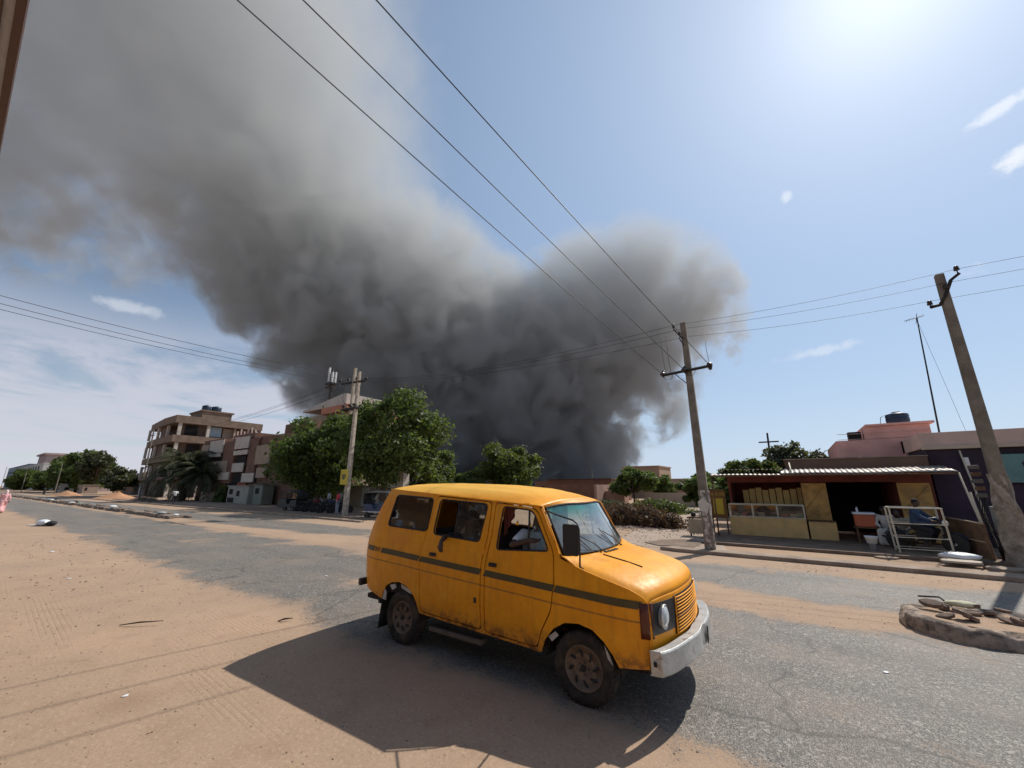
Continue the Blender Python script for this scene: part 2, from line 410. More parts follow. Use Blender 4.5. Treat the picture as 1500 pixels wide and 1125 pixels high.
# paint: taxi yellow with chips, rust, road dust low down; sunlight painted on the roof
pm = D.materials.new('yellow_paint'); pm.use_nodes = True; t = NT(pm.node_tree)
pos = t.n('ShaderNodeNewGeometry').outputs['Position']; sp_ = t.n('ShaderNodeSeparateXYZ', i0=pos)
n1 = t.noise(pos, 2.1, 5, .6); n2 = t.noise(pos, 14, 5, .65); n3 = t.noise(pos, 60, 3, .6)
c = t.mix(t.mr(n1, .35, .68), (.90, .365, .005), (.79, .295, .004))
c = t.mix(t.mr(n2, .52, .8, 0, .6), c, (.70, .25, .004))
c = t.mix(t.mr(t.m('ADD', t.noise(pos, 6, 6, .7), t.m('MULTIPLY', n3, .2)), .80, .84, 0, .8), c, (.16, .06, .025))
c = t.mix(t.mr(t.noise(pos, 4.5, 6, .68, .8), .55, .72, 0, .55), c, (.93, .47, .03))
c = t.mix(t.mr(t.noise(pos, 3.1, 7, .72, 1.2), .60, .74, 0, .5), c, (.52, .17, .015))
streak = t.noise(t.n('ShaderNodeMapping', Vector=pos, Scale=(9, 9, .8)).outputs[0], 1.6, 4, .6)
c = t.mix(t.m('MULTIPLY', t.mr(streak, .5, .75), .28), c, (.36, .15, .03))
low = t.mr(t.m('ADD', sp_.outputs[2], t.m('MULTIPLY', n2, .35)), .40, .85, .5, 0, True)
c = t.mix(low, c, (.36, .20, .09))
c = t.mix(t.mr(sp_.outputs[2], 1.93, 2.02, 0, .75), c, (.86, .50, .085))  # sunlight on the roof put into the colour as paler yellow
c = t.mix(t.m('MULTIPLY', t.mr(sp_.outputs[2], .42, .60, 1, 0), t.mr(t.noise(pos, 11, 6, .7), .46, .58, 0, .85)), c, (.13, .05, .022))
zl = t.m('SUBTRACT', sp_.outputs[2], t.m('MULTIPLY_ADD', sp_.outputs[0], -.047, .77))
crease = t.m('MULTIPLY', t.mr(t.m('ABSOLUTE', zl), .004, .012, 1, 0), t.mr(n2, .3, .5, .4, .8))
c = t.mix(crease, c, (.25, .10, .03))
p = t.n('ShaderNodeBsdfPrincipled', Base__Color=c, Roughness=t.mr(n2, .3, .7, .40, .58)); p.inputs['Specular IOR Level'].default_value = .38
t.put(p, 'Normal', t.n('ShaderNodeBump', Height=t.m('ADD', t.m('MULTIPLY', n1, 1.2), t.m('MULTIPLY', n2, .1)), Strength=.25, Distance=.05))
t.n('ShaderNodeOutputMaterial', Surface=p)
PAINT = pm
RUB = mat('black_rubber', (.022, .02, .018), .75, .3, 6, .2)
BLK = mat('black_plastic', (.018, .018, .02), .5, .3, 8, .1)
TYRE = mat('dusty_tyre', (.028, .024, .021), .92, .4, 7, .35, 60, col2=(.085, .062, .045), f2=.55)
RIMM = mat('rusty_bronze_rim', (.23, .175, .13), .65, .5, 9, .3, 50, col2=(.20, .14, .10), metal=.3)
CHROME = mat('worn_bumper_paint', (.52, .52, .50), .42, .35, 7, .25, 45, metal=.35, col2=(.30, .26, .22), f2=.62, sharp=.04)
OLIVE = mat('olive_stripe', (.075, .060, .022), .55, .25, 12, .1)
SEATM = mat('brown_seat_cloth', (.055, .028, .02), .9, .3, 9, .2)
DARKI = mat('dark_lining', (.02, .018, .016), .9, .2, 6, .1)
UNDER = mat('underbody_dirt', (.03, .024, .02), .95, .4, 8, .3)
AMB = mat('dirty_amber_lens', (.10, .022, .008), .25, .2, 20, .05)
def glass_mat(name, tint, dust=.12, dustc=(.6, .58, .55), refl=1.0, band=None):
    m = D.materials.new(name); m.use_nodes = True; t = NT(m.node_tree)
    pos = t.n('ShaderNodeNewGeometry').outputs['Position']; col = tint; dc = dustc
    df = t.mr(t.noise(pos, 5, 5, .6), .3, .75, dust * .6, dust * 1.5)
    if band:
        k = t.mr(t.n('ShaderNodeSeparateXYZ', i0=pos).outputs[2], band[0], band[1], 0, 1, True); col = t.mix(k, tint, band[2]); dc = t.mix(k, dustc, band[3])
    tr = t.n('ShaderNodeBsdfTransparent', Color=col); gl = t.n('ShaderNodeBsdfGlossy', Color=(1, 1, 1), Roughness=.03)
    di = t.n('ShaderNodeBsdfDiffuse', Color=dc)
    fr = t.n('ShaderNodeFresnel', IOR=1.5); a = t.n('ShaderNodeMixShader', i0=df, i1=tr, i2=di)
    t.n('ShaderNodeOutputMaterial', Surface=t.n('ShaderNodeMixShader', i0=t.m('MULTIPLY', fr, refl, clamp=True), i1=a, i2=gl)); return m
GLS = glass_mat('side_window_glass', (.80, .84, .84), .06, (.35, .33, .3), 1.6)
WGL = glass_mat('windscreen_glass', (.55, .66, .68), .32, (.46, .53, .56), 1.5, (1.62, 1.84, (.03, .30, .30), (.03, .36, .36)))

van = empty('van', (-3.4, YC, 0), 'battered yellow minibus with an olive stripe driving past in the foreground', 'van')
zg = lambda x: 1.85 + (x + 2.46) * (2.03 - 1.85) / (-5.19 + 2.46)     # gutter height
sill = lambda x: .37 + (x + 2.46) * (.43 - .37) / (-4.36 + 2.46)
fend = lambda x: float(np.interp(x, [-2.2, -1.95, -1.65, -1.42, -1.33, -1.29], [1.315, 1.235, 1.165, 1.10, 1.045, 1.0]))
RARCH = [(-4.36, .43), (-4.40, .56), (-4.47, .66), (-4.58, .735), (-4.75, .77), (-4.92, .745), (-5.04, .685), (-5.11, .60), (-5.15, .50)]
FARCH = [(-1.60, .42), (-1.65, .52), (-1.73, .62), (-1.84, .70), (-1.99, .73), (-2.15, .71), (-2.29, .63), (-2.41, .49), (-2.46, .37)]
outer = [(-2.46, .37), (-4.36, .43)] + RARCH[1:] + [(-5.56, .60), (-5.62, .80), (-5.645, 1.10), (-5.63, 1.27), (-5.42, 1.68), (-5.235, 1.99), (-5.19, 2.025), (-2.52, 1.852), (-2.455, 1.80), (-2.235, 1.40), (-2.20, 1.315)]
outer += [(x, fend(x)) for x in (-2.05, -1.9, -1.75, -1.6, -1.45, -1.38, -1.33, -1.29)] + [(-1.275, .75), (-1.285, .45)] + FARCH[:-1]
rwin = rounded([(-5.03, 1.94), (-4.25, 1.90), (-4.29, 1.47), (-5.13, 1.50)], .06)
mdoor = [(-4.17, 1.945), (-3.19, 1.885), (-3.20, 1.5), (-3.27, 1.18), (-3.27, .43), (-4.33, .455), (-4.36, 1.1), (-4.33, 1.3)]
fdoor = [(-3.14, 1.88), (-2.60, 1.84), (-2.50, 1.79), (-2.28, 1.37), (-2.255, 1.1), (-2.30, .80), (-2.44, .56), (-2.50, .40), (-3.22, .425), (-3.22, 1.18), (-3.15, 1.5)]
mdoor_r, fdoor_r = rounded(mdoor, .05), rounded(fdoor, .05)
mwin = rounded([(-4.10, 1.895), (-3.255, 1.85), (-3.33, 1.40), (-4.155, 1.44)], .06)
fwin = rounded([(-3.01, 1.83), (-2.62, 1.80), (-2.55, 1.76), (-2.34, 1.375), (-3.06, 1.335)], .05)

mb = MB()
for side in (-1, 1): shell(mb, outer, [rwin, mdoor_r, fdoor_r], lambda x, z, s=side: SP(x, z, s), flip=(side > 0))
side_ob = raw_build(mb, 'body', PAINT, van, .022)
# roof
def roof_pt(u, tt):
    a = abs(tt); xe = -5.19 + (2.73) * u
    bow = (1 - a ** 2.2); xc = xe + (.10 * u ** 6 - .05 * (1 - u) ** 6) * bow
    z0 = zg(xe); cr = float(np.interp(xe, [-5.19, -5.05, -4.5, -3.6, -3.0, -2.7, -2.46], [.055, .085, .13, .165, .155, .12, .055]))
    y = YC + tt * (hwid(xe, z0) - .004)
    rib = .006 * math.cos(tt * math.pi * 5) * (1 if .08 < u < .86 and a < .8 else 0)
    return (xc, y, z0 + cr * (1 - a ** 3.4) + rib)
ts = [-1, -.985, -.96, -.92, -.87, -.8] + [i * .05 for i in range(-15, 16)] + [.8, .87, .92, .96, .985, 1]
mb = MB(); mb.grid(roof_pt, [i / 40 for i in range(41)], ts)
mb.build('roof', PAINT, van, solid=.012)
mb = MB()
for s in (-1, 1):
    mb.tube([(x, YC + s * (hwid(x, zg(x)) + .012), zg(x) - .004) for x in [-5.21 + i * .0921 for i in range(31)]] , .011, 6)
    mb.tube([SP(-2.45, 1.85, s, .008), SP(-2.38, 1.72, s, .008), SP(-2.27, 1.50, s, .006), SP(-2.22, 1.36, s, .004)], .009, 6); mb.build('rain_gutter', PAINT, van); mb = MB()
# windscreen frame, scuttle and bonnet, nose, tail
def ws_top(tt): return Vector((-2.455 + .135 * (1 - tt * tt), YC + tt * .805, 1.825 + .045 * (1 - tt ** 4)))
def ws_bot(tt): return Vector((-2.19 + .18 * (1 - tt * tt), YC + tt * .885, 1.345 - .035 * (1 - tt * tt)))
def bon(u, tt):
    a = abs(tt); b = ws_bot(tt); x0 = b.x; x1 = -1.30 + .165 * (1 - a ** 2.2)
    x = x0 + (x1 - x0) * u
    xs = -2.2 + .91 * u; zs = fend(min(xs, -1.29)) + .012
    zc = float(np.interp(u, [0, .12, .5, .78, .9, .97, 1], [1.32, 1.31, 1.255, 1.19, 1.15, 1.105, 1.04]))
    if u < .15: zs = zs + (b.z - zs) * (1 - u / .15)
    k = a ** 4.5; z = zc + (zs - zc) * k
    # shoulder rolling into the wing; raised centre panel
    z += .012 * (1 / (1 + math.exp((a - .62) * 40))) * min(1, u * 6) * min(1, (1 - u) * 5)
    hw = hwid(min(xs, -1.29), zs); y = YC + tt * hw
    if a > .93: z -= (a - .93) / .07 * .022 * min(1, u * 5)
    z += .004 * mnoise.noise(Vector((x * 3.1, y * 3.1, 2.))) * min(1, u * 8)
    return (x, y, z)
tb = [-1, -.985, -.965, -.94, -.9, -.85] + [i * .05 for i in range(-16, 17)] + [.85, .9, .94, .965, .985, 1]
us = [0, .03, .07, .12, .18] + [.25 + i * .05 for i in range(13)] + [.88, .91, .94, .96, .98, 1.]
mb = MB(); mb.grid(bon, us, tb)
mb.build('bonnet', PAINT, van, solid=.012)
def nose(v, tt):
    a = abs(tt); top = bon(1, tt); z = top[2] + (.45 - top[2]) * v
    return (top[0] + .012 * math.sin(min(1, v * 2.2) * math.pi / 2) * 1.0 - .02 * v, YC + (top[1] - YC) * (1 + .02 * v), z)
mb = MB(); mb.grid(nose, [0, .03, .08, .15, .3, .5, .7, .85, 1], tb)
mb.build('front_panel', PAINT, van, solid=.012)
def tail(v, tt):
    zz = float(np.interp(v, [0, .1, .3, .5, .7, .85, 1], [.60, .8, 1.1, 1.27, 1.6, 1.85, 2.03])); xx = float(np.interp(zz, [.6, .8, 1.1, 1.27, 1.68, 1.99, 2.03], [-5.56, -5.62, -5.645, -5.63, -5.42, -5.235, -5.19]))
    a = abs(tt); return (xx - .05 * (1 - a ** 2.5), YC + tt * hwid(xx, zz), zz + (.05 * (1 - a ** 3) if v > .95 else 0))
mb = MB(); mb.grid(tail, [0, .05, .1, .2, .3, .4, .5, .6, .7, .78, .85, .92, 1], tb)
mb.build('rear_panel', PAINT, van, solid=.012)
mb = MB(); mb.grid(lambda v, tt: tuple(Vector(tail(.58 + .3 * v, tt * .72)) + Vector((-.006, 0, .003))), [0, .5, 1], [-1, -.5, 0, .5, 1]); mb.build('rear_window', GLS, van)
mb = MB()
for s in (-1, 1):
    def pil(u, v, s=s):
        zz = 1.83 - .47 * u; a = Vector(SP(-2.462 + .25 * u, zz, s)); b = ws_top(s).lerp(ws_bot(s), u); return tuple(a.lerp(b, v))
    mb.grid(pil, [0, .2, .4, .6, .8, 1], [0, .5, 1])
mb.grid(lambda u, v: tuple(Vector(roof_pt(1, u)).lerp(ws_top(u), v)), ts, [0, .5, 1])
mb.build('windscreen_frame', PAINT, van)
wsc = MB().grid(lambda u, tt: tuple(ws_top(tt * .965).lerp(ws_bot(tt * .975), .03 + .94 * u) + Vector((.004, 0, .002))), [0, .15, .3, .5, .7, .85, 1], [i / 12 - 1 for i in range(25)]).build('windscreen', WGL, van)
loop = [ws_top(i / 12 - 1) for i in range(25)] + [ws_top(1).lerp(ws_bot(1), k / 6) for k in range(1, 6)] + [ws_bot(1 - i / 12) for i in range(25)] + [ws_bot(-1).lerp(ws_top(-1), k / 6) for k in range(1, 7)]
ctr = Vector((-2.25, YC, 1.58)); MB().tube([p + (ctr - p).normalized() * .02 + Vector((.012, 0, .006)) for p in loop], .013, 6, cap=False).build('windscreen_seal', RUB, wsc)
def wiper(t0, t1):
    a = ws_bot(t0); b = ws_bot(t1); a2 = Vector((a.x + .05, a.y, a.z + .005)); m_ = b.lerp(ws_top(t1), .35) + Vector((.03, 0, .01))
    q = MB().tube([a2, a2.lerp(m_, .5) + Vector((.02, 0, .01)), m_], .006, 6); q.tube([ws_bot(t0 + (t1 - t0) * .6).lerp(ws_top(t0 + (t1 - t0) * .6), .06) + Vector((.02, 0, 0)), m_ + Vector((0, (b.y - a.y) * .4, .05))], .005, 6)
    q.ball(a2, .018, 8, 5); q.build('wiper', BLK, van)
wiper(-.25, -.65); wiper(.45, .05)

# doors with their windows, seals and handles
def pane(outl, side, m, parent, off=-.012, name='window_glass'):
    q = MB(); shell(q, outl, [], lambda x, z: SP(x, z, side, off), flip=(side > 0), g=.12); return raw_build(q, name, m, parent)
def seal(outl, side, parent, r=.011, off=.001):
    MB().tube([SP(x, z, side, off) for x, z in dense(outl, .05) + [dense(outl, .05)[0]]], r, 6, cap=False).build('window_seal', RUB, parent)
def shrink(poly, d):
    cx = sum(p[0] for p in poly) / len(poly); cz = sum(p[1] for p in poly) / len(poly); w = max(p[0] for p in poly) - cx; h = max(p[1] for p in poly) - cz
    return [(cx + (x - cx) * (1 - d / w), cz + (z - cz) * (1 - d / h)) for x, z in poly]
def handle(x, z, side, parent):
    q = MB(); y = YC + side * (hwid(x, z) + .012)
    q.box(x - .055, x + .055, y - .008, y + .008, z - .022, z + .022); q.tube([(x - .05, y + side * .012, z), (x - .03, y + side * .03, z + .003), (x + .035, y + side * .03, z + .003), (x + .05, y + side * .012, z)], .008, 6); q.build('door_handle', BLK, parent, .004)
for side in (-1, 1):
    q = MB(); shell(q, shrink(mdoor_r, .013), [mwin], lambda x, z: SP(x, z, side, .004), flip=(side > 0)); dm = raw_build(q, 'side_door', PAINT, van, .03)
    seal(mwin, side, dm); handle(-4.10, 1.19, side, dm)
    if side < 0:
        half = rounded([(-3.74, 1.875), (-3.275, 1.85), (-3.345, 1.415), (-3.77, 1.425)], .03)
        pane(half, side, GLS, dm, -.008); MB().tube([SP(-3.74, 1.87, side, -.004), SP(-3.77, 1.43, side, -.004)], .013, 6).build('sliding_frame', BLK, dm)
        q = MB(); q.box(-3.40, -3.27, 0, 0, 0, 0)
        fl = MB(); y = YC - hwid(-3.33, .76) - .007; fl.box(-3.385, -3.295, y - .004, y + .006, .69, .82); f_ = fl.build('lock_plate', PAINT, dm, .004)
        MB().box(-3.36, -3.325, y - .012, y - .002, .72, .78).build('bolt', BLK, dm)
    else: pane(mwin, side, GLS, dm)
    q = MB(); shell(q, shrink(fdoor_r, .013), [fwin], lambda x, z: SP(x, z, side, .004), flip=(side > 0)); df = raw_build(q, 'front_door', PAINT, van, .03)
    seal(fwin, side, df, .010); handle(-3.09, 1.165, side, df)
    qv = rounded([(-2.63, 1.79), (-2.56, 1.75), (-2.36, 1.39), (-2.60, 1.38)], .03); pane(qv, side, GLS, df, -.008, 'quarter_light')
    MB().tube([SP(-2.63, 1.80, side, -.006), SP(-2.61, 1.37, side, -.006)], .012, 6).build('quarter_light_frame', BLK, df)
    pane(rwin, side, GLS, van, -.008, 'quarter_window'); seal(rwin, side, van, .013)
    # olive stripe, broken by two slanted ticks near the tail
    def strp(x0, x1, w=.034): 
        k = max(2, int((x1 - x0) / .06)); xs = [x0 + (x1 - x0) * i / k for i in range(k + 1)]; zc = lambda x: 1.172 - .0455 * (x + 5.58)
        q.grid(lambda x, v: SP(x + v * .6, zc(x) + v, side, .0075), xs, [-w, -w / 3, w / 3, w], flip=True)
    q = MB(); strp(-5.56, -5.34); strp(-5.31, -5.28, .03); strp(-5.25, -5.225, .03); strp(-5.18, -4.36); strp(-4.34, -3.275); strp(-3.215, -2.265); strp(-2.25, -1.36)
    q.build('stripe', OLIVE, van)
grow = lambda poly, d: shrink(poly, -d)
q = MB()
for side in (-1, 1):
    shell(q, [(-2.52, .5), (-5.4, .62), (-5.5, 1.25), (-5.12, 1.96), (-2.6, 1.80), (-2.3, 1.36), (-2.3, .6)], [grow(rwin, .02), grow(mwin, .02), grow(fwin, .02)], lambda x, z, s=side: SP(x, z, s, -.045), flip=(side < 0), g=.12)
q.grid(lambda u, tt: tuple(Vector(roof_pt(.03 + .93 * u, tt)) - Vector((0, 0, .035))), [i / 10 for i in range(11)], [-.95, -.8, -.5, 0, .5, .8, .95])
raw_build(q, 'cabin_lining', DARKI, van)
# fine trim on the bonnet
q = MB(); q.tube([tuple(Vector(bon(u, -.46)) + Vector((0, 0, .006))) for u in (.16, .3, .45, .6, .66)], .006, 6); q.build('bonnet_seam', RUB, van)
for i in range(4): b = Vector(bon(.10, -.28 + i * .1)); MB().box(b.x - .02, b.x + .02, b.y - .03, b.y + .03, b.z + .002, b.z + .012).build('air_slot', RUB, van)
b = Vector(bon(.07, -.36)); MB().tube([b, b + Vector((0, 0, .03)), b + Vector((-.02, .02, .045))], .009, 6).build('washer_jet', BLK, van)

# face: lamp recesses, grille, indicators
def face(tt, z, off=.006):
    top = bon(1, tt); v = (top[2] - z) / (top[2] - .45); p_ = Vector(nose(max(0, v), tt)); return p_ + Vector((off, 0, 0))
TT = lambda y: (y - YC) / .885
for s in (-1, 1):
    ys = [s * (.47 + i * .043) for i in range(10)]
    q = MB(); q.grid(lambda y, z: tuple(face(y / .885, z, .010)), ys, [.725, .80, .88, .95, .99], False); hp = q.build('headlamp_surround', BLK, van, solid=.012)
    c_ = face(s * .68 / .885, .86, .0); q = MB(); q.lathe([(.0, .035), (.05, .033), (.085, .02), (.095, .0), (.095, -.03)], c_ + Vector((.012, 0, 0)), 'X', 24)
    q.build('headlight', mat('headlamp_glass', (.5, .55, .58), .12, .2, 9, .1, spec=.9), van)
    MB().lathe([(.105, -.01), (.108, .012), (.098, .016), (.096, 0)], c_ + Vector((.012, 0, 0)), 'X', 24).build('headlamp_ring', CHROME, hp)
    q = MB(); pts = [SP(-1.37 + .02 * i, .87, s, .008) for i in range(5)]
    q.grid(lambda i, z: (pts[i][0], pts[i][1], z), [0, 1, 2, 3, 4], [.70, .8, .9, 1.0]); cx = pts[4]
    q.grid(lambda k, z: (cx[0] + .012 * k, cx[1] - s * (.022 + .012 * k), z), [0, 1, 2], [.70, .8, .9, 1.0]); q.build('indicator', AMB, van, solid=.01)
gr = MB().grid(lambda y, z: tuple(face(y / .885, z, .006)), [-.46 + i * .046 for i in range(21)], [.66, .75, .85, .95, 1.0], False).build('grille', DARKI, van, solid=.006)
q = MB()
for i in range(12): q.tube([face(y / .885, .672 + i * .0285, .022) for y in [-.455 + k * .05 for k in range(19)] + [.455]], .0075, 6)
for y in (-.455, .455): q.tube([face(y / .885, .665, .02), face(y / .885, 1.0, .02)], .008, 6)
q.build('grille_slats', PAINT, gr)
# bumper: bowed box section with dents
def bump_pt(tt, k):
    a = abs(tt); x = -1.19 + .18 * (1 - a ** 2.6); dz = .012 * math.sin(tt * 9) + (.02 if -.1 < tt < .05 else 0); y = YC + tt * .985
    sec = [(-.10, .645), (0, .655), (.012, .64), (.014, .47), (0, .455), (-.10, .45)]; sx, sz = sec[k]
    return (x + sx - (.018 * math.exp(-((tt + .05) / .09) ** 2) if k in (2, 3) else 0), y, sz + dz * .5 + .0)
bt = [-1 + i / 14 for i in range(29)]
bm_ = MB().grid(bump_pt, bt, [0, 1, 2, 3, 4, 5], False).build('front_bumper', CHROME, van, .006, solid=.012)
q = MB()
for s in (-1, 1): MB().box(-1.28, -1.18, YC + s * .98 - .006, YC + s * .98 + .006, .455, .65).build('bumper_end', CHROME, bm_, .004)
MB().box(-1.25, -1.22, 3.966, 3.976, .53, .57).build('bumper_bolt', RUB, bm_, .004)
q = MB(); q.prism([(-.03, .47), (.02, .50), (.012, .55), (.03, .60), (.0, .63), (-.02, .58), (-.035, .53)], 'X', -.985, -.976)
q.v = [(x - .006, y + 5.06, z) for x, y, z in q.v]; q.build('bumper_dent_stain', RUB, bm_)
q = MB(); q.box(-5.73, -5.66, YC - .93, YC + .93, .60, .70); q.build('rear_bumper', BLK, van, .02)
# chassis, floor, liners
q = MB(); q.box(-5.5, -1.4, YC - .70, YC + .70, .34, .46); q.box(-5.5, -5.17, YC - .9, YC + .9, .46, .52); q.box(-4.35, -2.5, YC - .88, YC + .88, .44, .50)
q.build('floor_pan', UNDER, van)
q = MB()
for cx in (-1.99, -4.73):
    for s in (-1, 1):
        q = MB(); A = [i * math.pi / 12 for i in range(13)]
        q.grid(lambda a, y: (cx + .415 * math.cos(a), YC + s * y, .34 + .40 * math.sin(a)), A, [.58, .75, .915], True)
        q.poly([(cx + .415 * math.cos(a), YC + s * .58, .34 + .40 * math.sin(a)) for a in A])
        q.build('wheel_arch_liner', UNDER, van)
q = MB(); q.box(-4.25, -3.35, YC - .84, YC - .72, .22, .285); q.build('side_step', mat('rusty_grey_step', (.15, .12, .10), .7, .4, 8, .3), van, .02)
for s in (-1, 1):
    q = MB().grid(lambda u, v: (-5.14 - .05 * v, YC + s * (.70 + .22 * u), .47 - .36 * v), [0, .5, 1], [0, .5, 1]); q.build('mud_flap', RUB, van, solid=.012)
PRIM = mat('pale_primer', (.50, .49, .46), .8, .4, 9, .3, 50)
for pts in ([(-5.13, .50), (-5.05, .49), (-5.04, .60), (-5.09, .64)], [(-4.98, .70), (-4.86, .73), (-4.84, .68), (-4.92, .64)], [(-4.74, .74), (-4.56, .70), (-4.50, .64), (-4.60, .66), (-4.72, .69)], [(-2.36, .54), (-2.28, .60), (-2.24, .57), (-2.32, .50)], [(-1.74, .58), (-1.69, .50), (-1.66, .42), (-1.71, .47)]):
    MB().prism(pts, 'Y', YC - .925, YC - .915).build('bare_patch', PRIM, van)
for side in (-1, 1):
    for z in (1.30, .66): y = YC + side * (hwid(-3.24, z) + .004); MB().box(-3.262, -3.228, y - .01, y + .01, z - .035, z + .035).build('door_hinge', PAINT, van, .004)
# wheels
def wheel(cx, side, front):
    yo = YC + side * .93; c = (cx, yo, .325); sg = side
    wt = .095
    q = MB(); q.lathe([(.205, sg * -.19), (.28, sg * -.205), (.318, sg * -.18), (.328, sg * -.15), (.328, sg * -.05), (.318, sg * -.018), (.29, sg * .0), (.25, sg * -.004), (.205, sg * -.02), (.205, sg * -.19)], c, 'Y', 48, True, False)
    for k in range(44):
        a = 2 * math.pi * k / 44; ca, sa = math.cos(a), math.sin(a)
        for yy in (-.045, -.16): q.box(cx + .325 * ca - .006, cx + .325 * ca + .006, yo + sg * yy - .03, yo + sg * yy + .03, .325 + .325 * sa - .006, .325 + .325 * sa + .006)
    wh = q.build('wheel', TYRE, van)
    q = MB(); q.lathe([(.208, sg * -.03), (.200, sg * -.012), (.190, sg * -.03), (.165, sg * -.05), (.15, sg * -.035), (.09, sg * -.02), (.075, sg * -.045), (.03, sg * -.045), (.0, sg * -.03)], c, 'Y', 40); rm_ = q.build('rim', RIMM, wh)
    nsl = 8
    for k in range(nsl):
        q = MB()
        a = 2 * math.pi * k / nsl
        pts = [(cx + r_ * math.cos(a + tw), yo + sg * yq, .325 + r_ * math.sin(a + tw)) for r_, tw, yq in ((.10, 0, -.018), (.125, .08, -.024), (.15, .20, -.032), (.168, .34, -.045))]
        q.tube(pts, [.008, .014, .016, .008], 6); q.build('rim_slot', BLK, wh)
    q = MB()
    for k in range(5): a = 2 * math.pi * k / 5; q.ball((cx + .052 * math.cos(a), yo - sg * .036, .325 + .052 * math.sin(a)), .012, 6, 4)
    q.lathe([(.03, sg * -.05), (.03, sg * -.015), (.02, sg * -.005), (0, sg * -.005)], c, 'Y', 14); q.build('hub', RUB, wh)
for cx in (-1.98, -4.69):
    for s in (-1, 1): wheel(cx, s, cx > -3)
# mirrors on tubular arms
mk = 3.82
q = MB().tube([(-1.93, 4.05, 1.245), (-1.865, mk + .02, 1.30), (-1.85, mk, 1.40), (-1.85, mk, 1.66), (-1.87, mk, 1.71), (-1.93, mk + .03, 1.735), (-2.18, 3.95, 1.775), (-2.40, 4.13, 1.80)], .009, 8); ar = q.build('wing_mirror', BLK, van)
q = MB(); pts = rounded([(-.105, -.15), (.105, -.15), (.105, .15), (-.105, .15)], .03, 3)
c_ = Vector((-1.955, mk + .01, 1.545)); dx = Vector((.88, -.10, 0)); 
q.add([c_ + dx * p[0] + Vector((0, 0, p[1])) for p in pts] + [c_ + dx * p[0] * .8 + Vector((.02, .045, p[1] * .85)) for p in pts],
      [tuple(range(len(pts))), tuple(reversed(range(len(pts), 2 * len(pts))))] + [(i, (i + 1) % len(pts), len(pts) + (i + 1) % len(pts), len(pts) + i) for i in range(len(pts))]); q.build('mirror_head', BLK, ar)
# seats and steering wheel
def seat(x, y, w, z=.78):
    q = MB(); q.box(x - .24, x + .24, y - w / 2, y + w / 2, z - .14, z); s_ = q.build('seat', SEATM, van, .04)
    q = MB(); q.box(x - .30, x - .19, y - w / 2, y + w / 2, z - .02, z + .60, tilt=(-.16, 0)); q.build('backrest', SEATM, s_, .04)
    q = MB(); q.box(x - .24, x + .20, y - w / 2 + .05, y + w / 2 - .05, .46, z - .14); q.build('seat_base', DARKI, s_)
seat(-2.90, YC - .47, .52, .90); seat(-2.90, YC + .42, .62, .88); seat(-3.85, YC - .28, 1.0); seat(-4.75, YC, 1.5)
q = MB().tube([Vector((-2.42, YC - .47, 1.17)) + Vector((.06 * math.sin(a) * 1.2, .19 * math.cos(a), .17 * math.sin(a))) for a in [2 * math.pi * k / 24 for k in range(25)]], .012, 6, cap=False)
q.tube([(-2.42, YC - .66, 1.17), (-2.40, YC - .47, 1.16), (-2.42, YC - .28, 1.17)], .01, 6); q.tube([(-2.40, YC - .47, 1.16), (-2.2, YC - .47, 1.0)], .02, 8); q.build('steering_wheel', BLK, van)
q = MB(); q.box(-2.28, -2.10, YC - .86, YC + .86, .95, 1.27); q.build('dashboard', DARKI, van, .04)
q = MB().grid(lambda u, v: (-3.06 + .17 * u, 4.17 + .02 * math.sin(u * 20 + v * 3) + .03 * v, 1.83 - .38 * v * (1 - .75 * u)), [i / 12 for i in range(13)], [i / 8 for i in range(9)]); q.build('curtain', mat('maroon_curtain', (.12, .025, .018), .9, .4, 12, .2, 80), van, solid=.004)
# ---------------------------------------------------------------- people
SKIN = mat('dark_brown_skin', (.062, .032, .02), .55, .15, 12, .1)
HAIR = mat('black_hair', (.008, .007, .007), .85, .2, 30, .4, 120)
def cloth(name, c): return mat(name, c, .9, .2, 7, .35, 30)
def capsule(mb, a, b, ra, rb, n=10):
    a, b = Vector(a), Vector(b); d = b - a; L = max(d.length, 1e-6); d.normalize()
    u = d.cross(Vector((0, 0, 1)));  u = u if u.length > .05 else d.cross(Vector((1, 0, 0))); u.normalize(); v = d.cross(u)
    rings = [(a - d * ra * math.cos(t), ra * math.sin(t)) for t in (.35, .8, 1.2, 1.57)] + [(b + d * rb * math.cos(t), rb * math.sin(t)) for t in (1.57, 1.2, .8, .35)]
    vs = []; fs = []
    for (c, r) in rings: vs += [c + (u * math.cos(2 * math.pi * k / n) + v * math.sin(2 * math.pi * k / n)) * r for k in range(n)]
    for i in range(len(rings) - 1):
        for k in range(n): fs.append((i * n + k, i * n + (k + 1) % n, (i + 1) * n + (k + 1) % n, (i + 1) * n + k))
    fs += [tuple(reversed(range(n))), tuple((len(rings) - 1) * n + k for k in range(n))]
    mb.add(vs, fs, True)
def fuse(mb, name, m, parent, vox, smooth=3):
    """one continuous skin over the collected volumes"""
    o = mb.build(name, m, parent, world=False)
    md = o.modifiers.new('fuse', 'REMESH'); md.mode = 'VOXEL'; md.voxel_size = vox; md.use_smooth_shade = True
    md = o.modifiers.new('smooth', 'SMOOTH'); md.iterations = smooth; md.factor = .5
    dg = bpy.context.evaluated_depsgraph_get(); dg.update(); me = D.meshes.new_from_object(o.evaluated_get(dg)); o.modifiers.clear(); o.data = me
    if not me.materials: me.materials.append(m)
    return o
